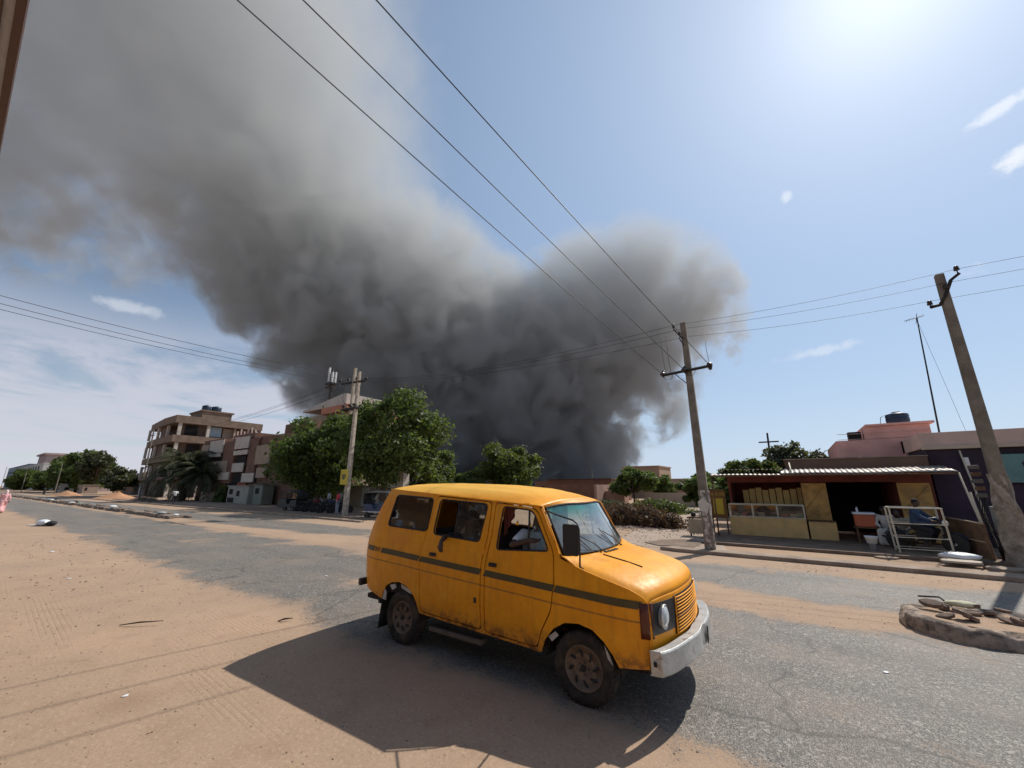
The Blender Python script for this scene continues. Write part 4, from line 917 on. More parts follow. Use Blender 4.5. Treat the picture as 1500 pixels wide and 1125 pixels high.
# ivory metal stall frame
fr = empty('metal_stall_frame', (2.95, 17.7, .1), 'ivory painted metal stall frame with thin shelves before the shop', 'stall')
for x in (2.36, 3.52):
    for y in (17.35, 18.0): MB().tube([(x, y, .1), (x - .04, y, 1.42)], .025, 4, smooth=False).build('leg', IVORY, fr)
for z in (1.42, .95, .55, .22):
    q = MB()
    for y in (17.35, 18.0): q.tube([(2.34, y, z), (3.50, y, z)], .022 if z > 1 else .013, 4, smooth=False)
    for x in (2.34, 3.5): q.tube([(x, 17.35, z), (x, 18.0, z)], .018, 4, smooth=False)
    q.build('shelf_rail', IVORY, fr)
bd = empty('wooden_board', (3.95, 17.8, .1), 'weathered brown door panel leaning on edge beside the purple wall', 'panel')
q = MB(); q.add([(3.72, 18.6, .1), (4.15, 17.0, .1), (4.15, 17.05, 1.02), (3.78, 18.65, 1.1), (3.78, 18.6, .1), (4.21, 17.0, .1), (4.21, 17.05, 1.02), (3.84, 18.65, 1.1)], [(0,1,2,3),(4,7,6,5),(0,4,5,1),(1,5,6,2),(2,6,7,3),(3,7,4,0)]); q.build('panel', WOOD, bd, .004)
q = MB(); q.tube([(3.75, 18.6, 1.12), (4.17, 17.05, 1.04)], .025, 4); q.tube([(3.74, 18.3, .6), (4.13, 17.1, .55)], .02, 4); q.build('batten', mat('pale_edge_wood', (.33, .25, .17), .8, .3, 6, .2), bd)
# pink house behind, tank, dish, mast
ph = empty('pink_house', (3.5, 26, 0), 'pink rendered house with stepped parapet rising behind the shop', 'house')
q = MB(); q.box(1.9, 9.5, 24.0, 30, 0, 4.12); q.box(2.95, 5.15, 24.03, 29, 4.12, 4.70); q.box(3.05, 5.3, 23.9, 29, 4.702, 4.80); q.box(4.1, 5.6, 23.6, 23.98, 2.6, 3.95); q.build('wall', PINK, ph, .01)
q = MB()
for z in (4.15, 4.4): q.box(2.0, 5.1, 23.98, 24.0, z, z + .02)
q.build('render_lines', BEIGE, ph)
box_obj('balcony_box', (2.40, 2.86, 24.0, 24.5, 4.125, 4.50), DARK, ph)
tk = empty('water_tank', (4.4, 25.2, 4.8), 'blue black plastic water tank on the pink house roof', 'water tank'); TKM = mat('blue_black_plastic', (.012, .03, .06), .45, .2, 4, .05)
MB().lathe([(.40, 0), (.42, .1), (.40, .14), (.42, .2), (.42, .32), (.40, .36), (.42, .42), (.40, .52), (.2, .58), (0, .58)], (4.4, 25.2, 4.8), 'Z', 22).build('body', TKM, tk); MB().lathe([(.16, 0), (.16, .06), (0, .08)], (4.4, 25.2, 5.37), 'Z', 14).build('lid', TKM, tk)
MB().tube([(3.95, 25.1, 5.3), (3.8, 25.0, 5.2), (3.7, 24.8, 4.8)], .012, 5).build('pipe', STEEL, tk)
ds = empty('satellite_dish', (4.85, 23.3, 3.2), 'grey satellite dish on a bracket in front of the pink house', 'satellite dish')
q = MB(); c_ = Vector((4.8, 23.1, 3.72)); ax = Vector((-.25, -.85, .45)).normalized(); u_ = ax.cross(Vector((0, 0, 1))).normalized(); v_ = ax.cross(u_)
q.grid(lambda r_, a: tuple(c_ + (u_ * math.cos(a) + v_ * math.sin(a)) * r_ + ax * (r_ * r_ * .45)), [.001, .1, .2, .3, .38], [i * math.pi / 12 for i in range(25)]); q.build('dish', mat('grey_dish', (.36, .31, .27), .6, .2, 4, .1), ds, solid=.01)
MB().tube([c_, c_ + Vector((.02, .2, -.5)), c_ + Vector((.02, .5, -.55))], .03, 6).build('mount', STEEL, ds); MB().tube([c_ - v_ * .0 + u_ * .36, c_ + ax * .38, c_ - u_ * .36], .008, 5).build('feed_arm', STEEL, ds)
an = empty('antenna_mast', (5.25, 23, 3.9), 'tall thin television antenna mast above the purple wall', 'antenna'); MB().tube([(5.1, 23, 3.4), (5.42, 23, 9.15)], [.035, .022], 6).build('mast', STEEL, an)
q = MB(); 
for i in range(6): x = 5.1 + i * .1; q.tube([(x, 22.8, 9.1 + .02 * i), (x, 23.2, 9.1 + .02 * i)], .008, 4)
q.tube([(5.0, 23, 9.1), (5.65, 23, 9.2)], .012, 4); q.tube([(5.35, 23, 8.9), (5.45, 23, 9.35)], .01, 4); q.build('aerial', STEEL, an); MB().tube([(5.42, 23, 8.9), (5.6, 22.6, 6), (5.75, 22.4, 3.9)], .006, 4).build('guy_wire', STEEL, an)
# purple building with painted board
pb = empty('purple_building', (6.5, 23, 0), 'dark purple shop building with a beige parapet at the right edge', 'building')
q = MB(); q.box(4.18, 16, 20.8, 27, 0, 3.42); q.build('wall', PURP, pb, .01); box_obj('parapet', (4.1, 16, 20.72, 27.05, 3.424, 3.98), BEIGE, pb, .01); box_obj('ledge', (4.05, 16.05, 20.60, 20.718, 3.36, 3.48), mat('cream_ledge', (.5, .4, .3), .85, .2, 3, .2), pb, .01)
box_obj('shutter', (6.9, 9.6, 20.74, 20.798, .1, 2.0), mat('grey_shutter', (.22, .21, .20), .6, .25, 4, .2), pb)
MB().tube([(5.0, 20.7, 3.3), (5.25, 20.68, .1)], .03, 6).build('drain_pipe', IVORY, pb); box_obj('lamp_box', (5.05, 5.17, 20.7, 20.8, 2.75, 3.05), WHITE, pb, .01)
mb_ = empty('painted_board', (6.6, 20.6, 2.2), 'teal painted sign board with a dark haired head on the purple wall', 'sign')
box_obj('panel', (5.75, 8.2, 20.62, 20.70, 2.18, 3.12), mat('teal_paint', (.12, .24, .23), .6, .25, 3, .1), mb_, .01)
q = MB(); q.prism([(6.75 + .42 * math.cos(a) * (1 + .08 * math.sin(5 * a)), 2.72 + .33 * math.sin(a)) for a in [i * math.pi / 12 for i in range(24)]], 'Y', 20.606, 20.614); q.build('painted_hair', BLK, mb_)
q = MB(); q.prism([(6.82 + .2 * math.cos(a), 2.62 + .17 * math.sin(a)) for a in [i * math.pi / 9 for i in range(18)]], 'Y', 20.598, 20.604); q.build('painted_face', mat('painted_brown', (.22, .12, .07), .7, .2, 5, .1), mb_)
q = MB(); q.prism([(6.2, 2.2), (6.6, 2.38), (7.0, 2.4), (7.6, 2.2), (7.4, 2.2), (7.0, 2.32), (6.6, 2.3), (6.35, 2.2)], 'Y', 20.600, 20.606); q.build('painted_collar', WHITE, mb_)
mm = empty('meter_cabinet', (4.35, 17.4, .0), 'grey meter cabinet and cable boxes behind the right hand pole', 'cabinet'); box_obj('cabinet', (4.55, 4.95, 17.45, 17.75, .0, 1.5), mat('grey_cabinet', (.26, .27, .27), .7, .3, 4, .2), mm, .01)
for i in range(5): box_obj('cable_box', (4.26 + .03 * (i % 2), 4.46, 17.2, 17.4, 1.75 + i * .2, 1.86 + i * .2), WOOD if i % 2 else mat('dull_meter_box', (.12, .11, .10), .8, .3, 6, .2), mm, .02)
q = MB(); 
for i in range(4): q.tube([(4.3 + i * .05, 17.25, 1.8), (4.2 + .03 * i, 17.1, 1.3), (4.35 + .04 * i, 17.2, .6), (4.4, 17.2, .0)], .012, 5)
q.build('cable', STEEL, mm); MB().tube([(4.30, 17.3, 0), (4.16, 17.3, 1.9)], .022, 6).build('conduit', IVORY, mm)
# sacks and slabs on the ground, right
def sack(x, y, z, sx, sy, sz, m_, lb, grp=None, rz=0., nm='sack'):
    q = MB(); n = 12
    q.grid(lambda a, b: (sx * math.cos(a) * math.cos(b) * (1 + .12 * math.sin(3 * a + b * 4)), sy * math.sin(a) * math.cos(b) * (1 + .1 * math.cos(4 * a)), sz * (math.sin(b) + .08 * math.sin(5 * a)) + sz), [i * 2 * math.pi / n for i in range(n + 1)], [-math.pi / 2 + i * math.pi / 8 for i in range(9)])
    o = q.build(nm, m_, None, off=None); o.location = (x, y, z); o.rotation_euler.z = rz; return tag(o, lb, nm.replace('_', ' '), grp)
sack(3.45, 16.6, .10, .42, .25, .10, PLASW, 'plump white sack lying on the pavement below the wooden board')
def slab(x, y, z, w_, d_, h_, rz, lb, grp, tilt=(0, 0), m_=None, nm='broken_slab'):
    random.seed(int(abs(x * 131 + y * 17)) + 1); pts = [(w_ * math.cos(a) * random.uniform(.75, 1.15), d_ * math.sin(a) * random.uniform(.75, 1.15)) for a in [i * math.pi / 3.5 for i in range(7)]]
    q = MB(); q.prism(pts, 'Z', 0, h_); o = q.build(nm, m_ or SLAB, None, .008); o.location = (x, y, z); o.rotation_euler = (tilt[0], tilt[1], rz); return tag(o, lb, 'slab' if 'slab' in nm else 'stone', grp)
slab(3.35, 16.1, .10, .45, .3, .05, .2, 'pale broken slab on the pavement in front of the white sack', 'slabs by the kerb', m_=mat('pale_slab', (.5, .42, .34), .9, .3, 3, .3)); slab(4.2, 16.0, .0, .6, .35, .06, .1, 'flat broken slab at the foot of the right pole', 'slabs by the kerb'); slab(4.6, 15.6, .0, .5, .3, .08, .9, 'tilted broken slab beside the kerb at right', 'slabs by the kerb', (.1, 0))
slab(1.9, 16.5, .0, .3, .2, .05, .3, 'thin pale slab lying before the bucket', 'slabs by the kerb')
# right-hand median
q = MB(); md_pts = [(1.25 + .0, 8.9)] ; A = [math.pi / 2 + i * math.pi / 10 for i in range(11)]
from mathutils import noise as mnoise
path = [(30 - 2.0 * i, 9.88) for i in range(13)] + [(5 - .25 * i, 9.88) for i in range(13)] + [(1.85 + .78 * math.cos(math.pi / 2 + i * math.pi / 30), 9.15 + .73 * math.sin(math.pi / 2 + i * math.pi / 30)) for i in range(31)] + [(2.0 + .10 * i, 8.42) for i in range(36)] + [(6 + 2. * i, 8.42) for i in range(13)]
def kerb_pt(i, k):
    x, y = path[i]; nx, ny = ((0, 1) if i < 26 else ((0, -1) if i > 56 else ((x - 1.85) / .78, (y - 9.15) / .73)))
    off, z = ((.02, 0.), (.015, .06), (0, .13), (-.015, .18), (-.05, .205), (-.10, .21), (-.17, .205), (-.24, .19))[k]
    n_ = mnoise.noise(Vector((x * 5, y * 5, z * 6))); n2_ = mnoise.noise(Vector((x * 1.7, y * 1.7, 3.)))
    chip = .05 * max(0, mnoise.noise(Vector((x * 2.6, y * 2.6, 9.))) - .12) * 4 if k in (2, 3, 4, 5) else 0
    j = 0.018 if (k in (2, 3, 4, 5, 6) and i % 9 == 0) else 0
    o_ = off + .022 * n_ + .03 * n2_ - chip * .6 - j; return (x + nx * o_, y + ny * o_, max(0, z + (.018 * n_ if k else 0) - chip * .8 - j))
q.grid(kerb_pt, range(len(path)), range(8)); md_ = q.build('median', mat('broken_kerb', (.33, .25, .19), .95, .7, 5, .8, 16, col2=(.10, .075, .06), f2=.52, sharp=.07), None); tag(md_, kind='structure')
q = MB(); rim2 = [(1.85 + .60 * math.cos(a), 9.15 + .55 * math.sin(a)) for a in A]; q.add([(x, y, .196) for x, y in rim2 + [(30, 8.6), (30, 9.7)]], [tuple(range(13))]); tag(q.build('median_earth', gm), kind='structure')
random.seed(5)
STN = mat('dark_broken_stone', (.15, .10, .075), .95, .4, 5, .5, 20, col2=(.24, .17, .13))
LB = ['flat', 'jagged', 'thin', 'tilted', 'chunky', 'dark', 'long', 'pale', 'rough', 'cracked', 'small', 'half buried', 'stepped', 'pointed']
WH = ['on the median nose', 'behind the median nose', 'beside the pale rag', 'left of the pale rag', 'at the middle of the rubble', 'in front of the rubble', 'at the rubble edge', 'right of the pale rag', 'towards the right edge', 'deep in the rubble', 'near the road side', 'near the far lane', 'atop the rubble', 'at the rubble end']
for i in range(14):
    x = 1.50 + i * .085 + random.uniform(-.04, .04); y = 9.2 + random.uniform(-.32, .34)
    slab(x, y, .21 + (.05 if i % 3 == 0 else 0), random.uniform(.08, .17), random.uniform(.05, .10), random.uniform(.03, .07), random.uniform(0, 3), '%s broken stone %s' % (LB[i], WH[i]), 'rubble on the right median', (random.uniform(-.4, .4), random.uniform(-.4, .4)), STN, 'broken_stone')
sack(1.86, 9.5, .26, .20, .09, .045, mat('pale_yellow_cloth', (.62, .58, .40), .9, .3, 6, .4), 'pale yellow rag bundled on top of the median rubble', nm='rag')
MB2 = MB().tube([(1.75, 9.55, .25), (1.66, 9.72, .33), (1.42, 9.78, .30)], .014, 6).build('old_tyre_strip', RUB, None, off=(1.75, 9.55, .25)); tag(MB2, 'curled black rubber strip behind the median rubble', 'rubber strip')
# ---------------------------------------------------------------- vegetation
def leafmat(name, c1, c2, tr=(.16, .23, .04)):
    m = D.materials.new(name); m.use_nodes = True; t = NT(m.node_tree)
    pos = t.n('ShaderNodeNewGeometry'); rnd = pos.outputs['Random Per Island']
    c = t.mix(rnd, c1, c2); c = t.mix(t.mr(t.noise(pos.outputs['Position'], .8, 3), .4, .65, 0, .5), c, tuple(x * .6 for x in c1))
    p = t.n('ShaderNodeBsdfPrincipled', Base__Color=c, Roughness=.55); p.inputs['Specular IOR Level'].default_value = .35
    tl = t.n('ShaderNodeBsdfTranslucent', Color=tr)
    t.n('ShaderNodeOutputMaterial', Surface=t.n('ShaderNodeMixShader', i0=.40, i1=p, i2=tl)); return m
LEAF = leafmat('dark_neem_leaf', (.042, .066, .016), (.125, .16, .045))
LEAF2 = leafmat('light_leaf', (.045, .078, .018), (.11, .15, .035), (.16, .2, .03))
LEAF3 = leafmat('dusty_leaf', (.05, .06, .03), (.10, .105, .05), (.12, .13, .05))
DRY = leafmat('dry_twig_leaf', (.08, .045, .028), (.17, .10, .06), (.12, .07, .03))
BARK = mat('bark', (.085, .06, .042), .95, .4, 4, .6, 15)
def quads(name, P, N_, size, m, parent, seed=1, asp=.55):
    """many small leaf-shaped faces: P centres, N_ preferred normals"""
    rs = np.random.RandomState(seed); n = len(P)
    a = rs.normal(size=(n, 3)) * .8 + N_; a /= np.linalg.norm(a, axis=1)[:, None]
    b = np.cross(a, rs.normal(size=(n, 3))); b /= np.linalg.norm(b, axis=1)[:, None] + 1e-9; c = np.cross(a, b)
    s = size * rs.uniform(.55, 1.35, (n, 1)); b *= s; c *= s * asp
    V = np.stack([P - b, P - b * .1 + c, P + b, P - b * .1 - c], 1).reshape(-1, 3)
    me = D.meshes.new(name); me.vertices.add(4 * n); me.vertices.foreach_set('co', V.ravel())
    me.loops.add(4 * n); me.loops.foreach_set('vertex_index', np.arange(4 * n)); me.polygons.add(n); me.polygons.foreach_set('loop_start', np.arange(n) * 4); me.polygons.foreach_set('loop_total', np.full(n, 4))
    me.update(calc_edges=True); me.materials.append(m); o = D.objects.new(name, me); COL.objects.link(o); o.parent = parent; return o
def tree(loc, h, rx, ry, z0, label, n=12000, leaf=.16, m=LEAF, seed=1, group=None, nc=34, name='tree', cat='tree', trunk_h=None, lean=(0, 0), dens=1., shape=1.):
    rs = np.random.RandomState(seed); e = empty(name, loc, label, cat, group); hc = (h - z0) / 2; zc = z0 + hc; cx, cy = lean
    C = []
    for i in range(nc):
        while True:
            v = rs.uniform(-1, 1, 3)
            r = np.linalg.norm(v)
            if .25 < r < 1: break
        v *= (rs.uniform(.66, .92) / max(r, .55)) if rs.rand() < .78 else .75
        C.append((v[0] * rx * 1.0 + cx, v[1] * ry + cy, zc + v[2] * hc, rs.uniform(.13, .36)))
    C = np.array(C); lim = zc + hc
    # limbs reach the clumps
    q = MB(); tb_h = trunk_h or z0 + hc * .35; tr_ = max(.10, h * .028); q.tube([(0, 0, -.05), (.06 * tr_, .05, tb_h * .5), (cx * .3, cy * .3, tb_h)], [tr_ * 1.3, tr_, tr_ * .8], 8)
    q.build('trunk', BARK, e, world=False)
    q = MB(); T = Vector((cx * .3, cy * .3, tb_h - .1))
    for c in C[:min(nc, 16)]: q.tube([T, T.lerp(Vector(c[:3]), .5) + Vector((0, 0, .12 * hc)), Vector(c[:3])], [tr_ * .55, tr_ * .3, tr_ * .10], 5)
    q.build('limbs', BARK, e, world=False)
    k = rs.randint(0, nc, n); R0 = C[k, 3] * min(rx, ry, hc) * 1.15
    d = rs.normal(size=(n, 3)); d /= np.linalg.norm(d, axis=1)[:, None]; rad = R0 * rs.uniform(.25, 1.0, n) ** .45 * np.where(rs.rand(n) < .10, 1.35, 1.0)
    jit = 1 + .22 * np.sin(d[:, 0] * 7 + k) * np.cos(d[:, 2] * 6 + k * 2)
    P = C[k, :3] + d * (rad * jit)[:, None] * np.array([1.15, 1.15, .85])
    ok = (P[:, 2] > .3) & (rs.rand(n) < dens); quads('crown', P[ok], d[ok] * .9 + np.array([0, 0, .4]), leaf, m, e, seed + 50); return e
tree((-40.2, 22.6, 0), 9.3, 7.2, 4.2, 1.0, 'big dark green tree left of the twin pole shading the parked motorcycles', 26000, .19, LEAF, 3, nc=58)
tree((-28.6, 21.8, 0), 9.9, 5.2, 3.8, 2.2, 'tallest leafy tree directly right of the twin pole', 24000, .17, LEAF, 8, nc=52, lean=(.6, 0))
tree((-30.8, 27.0, 0), 6.8, 3.2, 2.6, .8, 'lighter green drooping tree behind and right of the tallest tree', 12000, .17, LEAF2, 12)
tree((-39, 39.5, 0), 6.9, 3.6, 3.0, .6, 'medium round tree right of the lighter drooping tree', 11000, .20, LEAF, 15)
tree((-34.5, 40.5, 0), 4.6, 2.0, 2.0, .5, 'low bush-like tree just left of the van roof', 5000, .18, LEAF, 16)
tree((-31.6, 44.6, 0), 7.9, 4.3, 4.0, 1.0, 'rounded bushy tree standing alone above the van roof', 18000, .22, LEAF2, 21, nc=40)
tree((-14.2, 43.0, 0), 3.9, 2.6, 2.2, .9, 'small dark round tree above the dry brush at centre', 9000, .16, LEAF, 24)
tree((-11.8, 46.5, 0), 3.3, 1.4, 1.4, .6, 'tiny tree behind right of the small dark round tree', 3500, .16, LEAF, 25)
tree((-6.8, 38.0, 0), 3.4, 1.7, 1.6, .3, 'dark bushy tree just left of the middle pole', 7000, .16, LEAF, 27)
tree((-4.2, 33.0, 0), 2.9, 1.5, 1.5, .3, 'dark shrub-like tree behind the middle pole and notice board', 5000, .15, LEAF, 28)
tree((-1.9, 27.5, 0), 3.65, 1.7, 1.5, 1.8, 'green tree crown showing above the left end of the awning', 7000, .13, LEAF2, 30)
tree((.1, 29.5, 0), 4.75, 1.7, 1.4, 2.4, 'sparse spreading tree above the shop roof', 2600, .14, LEAF3, 31, nc=26)
tree((-190, 26, 0), 12.6, 17, 7, 1.0, 'large dark green tree down the road at far left', 16000, .55, LEAF, 33, nc=44)
tree((-172, 27, 0), 12.6, 5, 4, 2.0, 'yellowish green taller tree right of the large dark tree', 6000, .5, LEAF3, 34)
tree((-215, 27, 0), 11, 6, 6, 1, 'dark tree before the pale blocks at far left', 6000, .6, LEAF, 35)
tree((-141, 27, 0), 6.5, 5, 4, .6, 'low dusty tree between the sand and the orange wall', 5000, .4, LEAF3, 36)
tree((-128, 33, 0), 8.2, 3.2, 3, 1.5, 'dark small tree beside the low white house at left', 3500, .35, LEAF, 37)
tree((-134, 45, 0), 13.5, 3.5, 3, 8, 'nearly bare tall tree above the white house at left', 900, .3, LEAF3, 38, nc=30)
tree((-112, 38, 0), 10.5, 3, 3, 6, 'nearly bare tree above the orange wall', 700, .3, LEAF3, 39, nc=30)
tree((-255, 26, 0), 8, 12, 6, .5, 'dark hedge-like tree at far left under the pale blocks', 6000, .7, LEAF, 40)
tree((-310, 24, 0), 10, 14, 6, .5, 'dark far tree line piece at the left edge', 6000, .8, LEAF, 41)
# palm
def palm(loc, h, L, n, label, seed, m, group=None, drop=1.):
    rs = random.Random(seed); e = empty('palm_tree', loc, label, 'palm tree', group)
    q = MB(); q.tube([(0, 0, 0), (.1, 0, h * .5), (0, 0, h)], [.38, .32, .34], 9); q.build('trunk', BARK, e, world=False)
    q = MB()
    for i in range(n):
        a = rs.uniform(0, 6.283); up = rs.uniform(-.25, 1.25); d = Vector((math.cos(a), math.sin(a), 0)); l = L * rs.uniform(.75, 1.1); pts = []
        for k in range(11):
            s_ = k / 10; pts.append(Vector((0, 0, h)) + d * (l * s_ * math.cos(up * .75)) + Vector((0, 0, l * (s_ * math.sin(up) - drop * (.55 + .25 * (1.2 - up)) * s_ * s_))))
        for k in range(1, 10):
            p_ = pts[k]; t_ = (pts[k + 1] - pts[k - 1]).normalized(); sd_ = t_.cross(Vector((0, 0, 1))).normalized()
            for sgn in (-1, 1):
                for j in range(3):
                    b = p_ + t_ * (l / 33 * j); ll = L * .20 * (1 - abs(k / 10 - .45)) * rs.uniform(.8, 1.1); tip = b + sd_ * sgn * ll * .8 + t_ * ll * .55 - Vector((0, 0, ll * .45)); w_ = t_ * .055
                    q.add([b - w_, b + w_, tip], [(0, 1, 2)])
        q.tube(pts, .03, 4, cap=False)
    q.build('fronds', m, e, world=False)
PALMM = leafmat('dusty_palm_leaf', (.060, .070, .035), (.13, .135, .075), (.10, .11, .05))
palm((-70.5, 20.2, 0), 4.6, 5.6, 130, 'wide dusty palm with drooping fronds in front of the concrete flats', 4, PALMM)
palm((-66.5, 20.8, 0), 3.6, 4.2, 80, 'shorter darker palm against the brick building', 5, PALMM)
palm((-196, 27, 0), 8.5, 6, 34, 'far palm beside the large dark tree at left', 6, PALMM)
# scrub and the dry brush heap
def bush(loc, rx, ry, h, n, leaf, m, label, seed, name='bush', group=None):
    rs = np.random.RandomState(seed); e = empty(name, loc, label, 'bush', group)
    q = MB()
    for i in range(26): a = rs.uniform(0, 6.28); r_ = rs.uniform(.3, 1); q.tube([(0, 0, 0) if i % 2 else (rx * .5 * math.cos(a), ry * .5 * math.sin(a), 0), (rx * r_ * .6 * math.cos(a), ry * r_ * .6 * math.sin(a), h * .6), (rx * r_ * math.cos(a + .2), ry * r_ * math.sin(a + .2), h * rs.uniform(.5, 1))], [.018, .012, .005], 4)
    q.build('stems', BARK, e, world=False)
    d = rs.normal(size=(n, 3)); d /= np.linalg.norm(d, axis=1)[:, None]; d[:, 2] = np.abs(d[:, 2]); r_ = rs.uniform(.2, 1, n) ** .5 * (1 + .25 * np.sin(d[:, 0] * 9) * np.sin(d[:, 1] * 7))
    quads('foliage', d * r_[:, None] * np.array([rx, ry, h]), d, leaf, m, e, seed)
bush((-7.6, 22.6, 0), 2.0, 1.3, 1.1, 6000, .075, DRY, 'big heap of dry reddish brown brush beside the side street', 51, 'brush_heap')
bush((-5.9, 21.9, 0), 1.3, .9, .8, 3000, .07, DRY, 'smaller dry brush at the right of the big heap', 52, 'brush_heap')
bush((-9.6, 24.4, 0), 1.6, 1.0, .9, 3000, .08, DRY, 'dry brush behind the van bonnet at the left of the heap', 53, 'brush_heap')
bush((-9.2, 33.0, 0), 2.6, 1.4, 1.0, 5000, .10, LEAF2, 'light green shrub growing at the bend of the side street', 54)
bush((-14.8, 36.5, 0), 2.0, 1.2, .8, 2500, .10, LEAF3, 'dusty shrub under the small dark round tree', 55)
bush((-61, 21.6, 0), 1.2, .8, 2.0, 1500, .2, LEAF, 'dark shrub beside the brick building doors', 56)
# ---------------------------------------------------------------- buildings and things across the road, left and centre
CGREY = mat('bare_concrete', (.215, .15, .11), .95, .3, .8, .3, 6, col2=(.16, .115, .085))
CDARK = mat('dark_brown_wall', (.14, .095, .07), .95, .3, .8, .2, 6)  # plain dark brown for set-back walls, shacks and the hut base
BRICK = mat('raw_brick', (.19, .10, .07), .95, .35, 1.5, .3, 9, col2=(.14, .075, .055))
LPANEL = mat('pale_panel', (.50, .44, .38), .85, .2, 1.5, .1)
TANP = mat('tan_panel', (.32, .24, .18), .9, .25, 1.5, .15)
BLUEW = mat('pale_blue_panel', (.30, .38, .44), .7, .2, 2, .1)
cb_ = empty('concrete_flats', (-102, 31, 0), 'unfinished four storey concrete flats with projecting slabs behind the palm', 'building')
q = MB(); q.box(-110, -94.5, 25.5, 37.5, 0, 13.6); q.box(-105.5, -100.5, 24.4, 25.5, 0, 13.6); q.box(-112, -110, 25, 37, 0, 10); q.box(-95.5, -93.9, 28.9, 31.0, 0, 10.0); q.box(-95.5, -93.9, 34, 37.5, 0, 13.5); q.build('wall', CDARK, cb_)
for z0, z1, e_ in ((13.6, 15.0, 0), (10.0, 11.3, .8), (6.4, 7.6, 1.4), (3.2, 3.6, 1.0)):
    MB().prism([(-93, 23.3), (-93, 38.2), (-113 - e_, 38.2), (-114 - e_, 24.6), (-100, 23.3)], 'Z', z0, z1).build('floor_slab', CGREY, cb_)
for y in (23.9, 28.4, 33.0, 37.6):
    for z in (0, 3.6, 7.6, 11.3): MB().box(-93.7, -93.2, y, y + .5, z, z + (2.3 if z > 3 else 3.2)).build('column', LPANEL if y < 29 else CGREY, cb_)
for x in (-100, -106, -112):
    for z in (3.6, 7.6, 11.3): MB().box(x, x + .5, 23.9, 24.3, z, z + 2.3).build('column', LPANEL, cb_)
for y, z, m_ in ((25.2, 11.5, DARK), (31.5, 11.5, TANP), (29.2, 11.6, BLUEW), (34, 11.5, DARK), (26, 7.9, DARK), (31, 7.9, DARK), (34.5, 7.8, TANP)): MB().box(-94.45, -94.3, y, y + 2.0, z, z + 1.9).build('window', m_, cb_)
q = MB(); q.box(-100, -93.3, 27.2, 32.2, 15.0, 16.3); q.box(-100.3, -93.1, 27.0, 32.5, 16.3, 16.6); q.build('stair_head', CGREY, cb_)
for k, (y, r_) in enumerate(((28.3, .75), (30.0, .85))): 
    t_ = empty('water_tank', (-95.5, y, 16.6), ('smaller dark roof tank at left on the concrete flats', 'larger blue black roof tank on the concrete flats')[k], 'water tank', 'roof tanks'); MB().lathe([(r_, 0), (r_ * 1.03, .4), (r_, .8), (r_ * 1.02, 1.1), (r_ * .4, 1.3), (0, 1.3)], (-95.5, y, 16.6), 'Z', 16).build('body', TKM, t_)
# brick building with pale panels
bb = empty('brick_building', (-60, 26, 0), 'two storey brick building with pale panels and dark doorways left of the big trees', 'building')
q = MB(); q.box(-73.3, -45, 22.5, 31, 0, 8.1); q.box(-73.5, -66, 22.4, 31, 8.1, 8.7); q.box(-63, -56.5, 22.45, 31, 8.1, 8.8); q.box(-52, -45, 24, 31, 8.1, 9.6); q.build('wall', BRICK, bb)
for x0, x1 in ((-73.6, -70.8), (-65.0, -61.2), (-56.9, -54.5)): MB().box(x0, x1, 22.2, 22.48, 2.4, 8.0).build('pilaster', BRICK if x0 != -73.6 else TANP, bb)
for x0, x1, z0, z1, m_ in ((-69.9, -65.1, 6.6, 8.4, LPANEL), (-61.1, -56.9, 6.8, 8.35, LPANEL), (-69.7, -65.6, 6.05, 6.5, LPANEL), (-61.1, -56.9, 6.0, 6.6, LPANEL), (-69.3, -62.6, 3.9, 5.4, TANP), (-60.8, -57.5, 3.8, 4.95, LPANEL), (-66, -61.5, 2.85, 3.85, LPANEL), (-57.4, -54.1, 2.5, 3.6, LPANEL), (-53.5, -51, 3.0, 4.2, TANP), (-54.4, -50.5, 4.6, 6.9, TANP)):
    MB().box(x0, x1, 22.02, 22.18, z0, z1).build('facade_panel', m_, bb, .02)
for x0, x1, z0, z1 in ((-69.6, -64.9, 5.42, 6.03), (-60.8, -57.8, 4.97, 5.98), (-72, -68.5, 0, 2.4), (-63, -59.4, 0, 2.6), (-60.9, -57.6, 2.6, 3.75), (-54, -51.2, 0, 2.3)):
    MB().box(x0, x1, 22.38, 22.49, z0, z1).build('opening', DARK, bb)
MB().box(-58.9, -56.3, 22.25, 22.40, .1, 2.4).build('door', mat('faded_red_door', (.26, .07, .05), .8, .3, 3, .1), bb)
for x, m_ in ((-55.6, 'pale_panel'), (-68, 'tan_panel')): MB().box(x - .5, x + .5, 22.2, 22.36, .1, 2.0).build('door', _M[m_], bb)
q = MB(); q.box(-63.6, -60.6, 22.40, 22.44, 8.4, 8.5)
for i in range(7): q.box(-63.5 + i * 1.1, -63.35 + i * 1.1, 22.5, 22.65, 8.8 if i < 6 else 8.1, 9.2 + .2 * (i % 3))
q.build('roof_bars', BEIGE, bb)
def cabinet(x0, x1, y, z1, m_, win, label, nm='kiosk', cat='kiosk', grp='kiosks below the brick building'):
    e = empty(nm, ((x0 + x1) / 2, y + .5, 0), label, cat, grp); MB().box(x0, x1, y, y + 1.2, .05, z1).build('body', m_, e, .03); MB().box(x0 - .1, x1 + .1, y - .12, y + 1.3, z1 + .003, z1 + .1).build('roof', m_, e, .02)
    for a, b, c, d in win: MB().box(x0 + a, x0 + b, y - .03, y - .003, c, d).build('window', DARK, e)
cabinet(-56.8, -51.2, 20.6, 2.0, mat('greyish_white_panel', (.32, .31, .27), .8, .25, 2, .1), ((.5, 1.5, 1.1, 1.7), (2.6, 3.4, .9, 1.5), (.3, 2.0, .15, .7)), 'whitish kiosk with dark openings before the brick building')
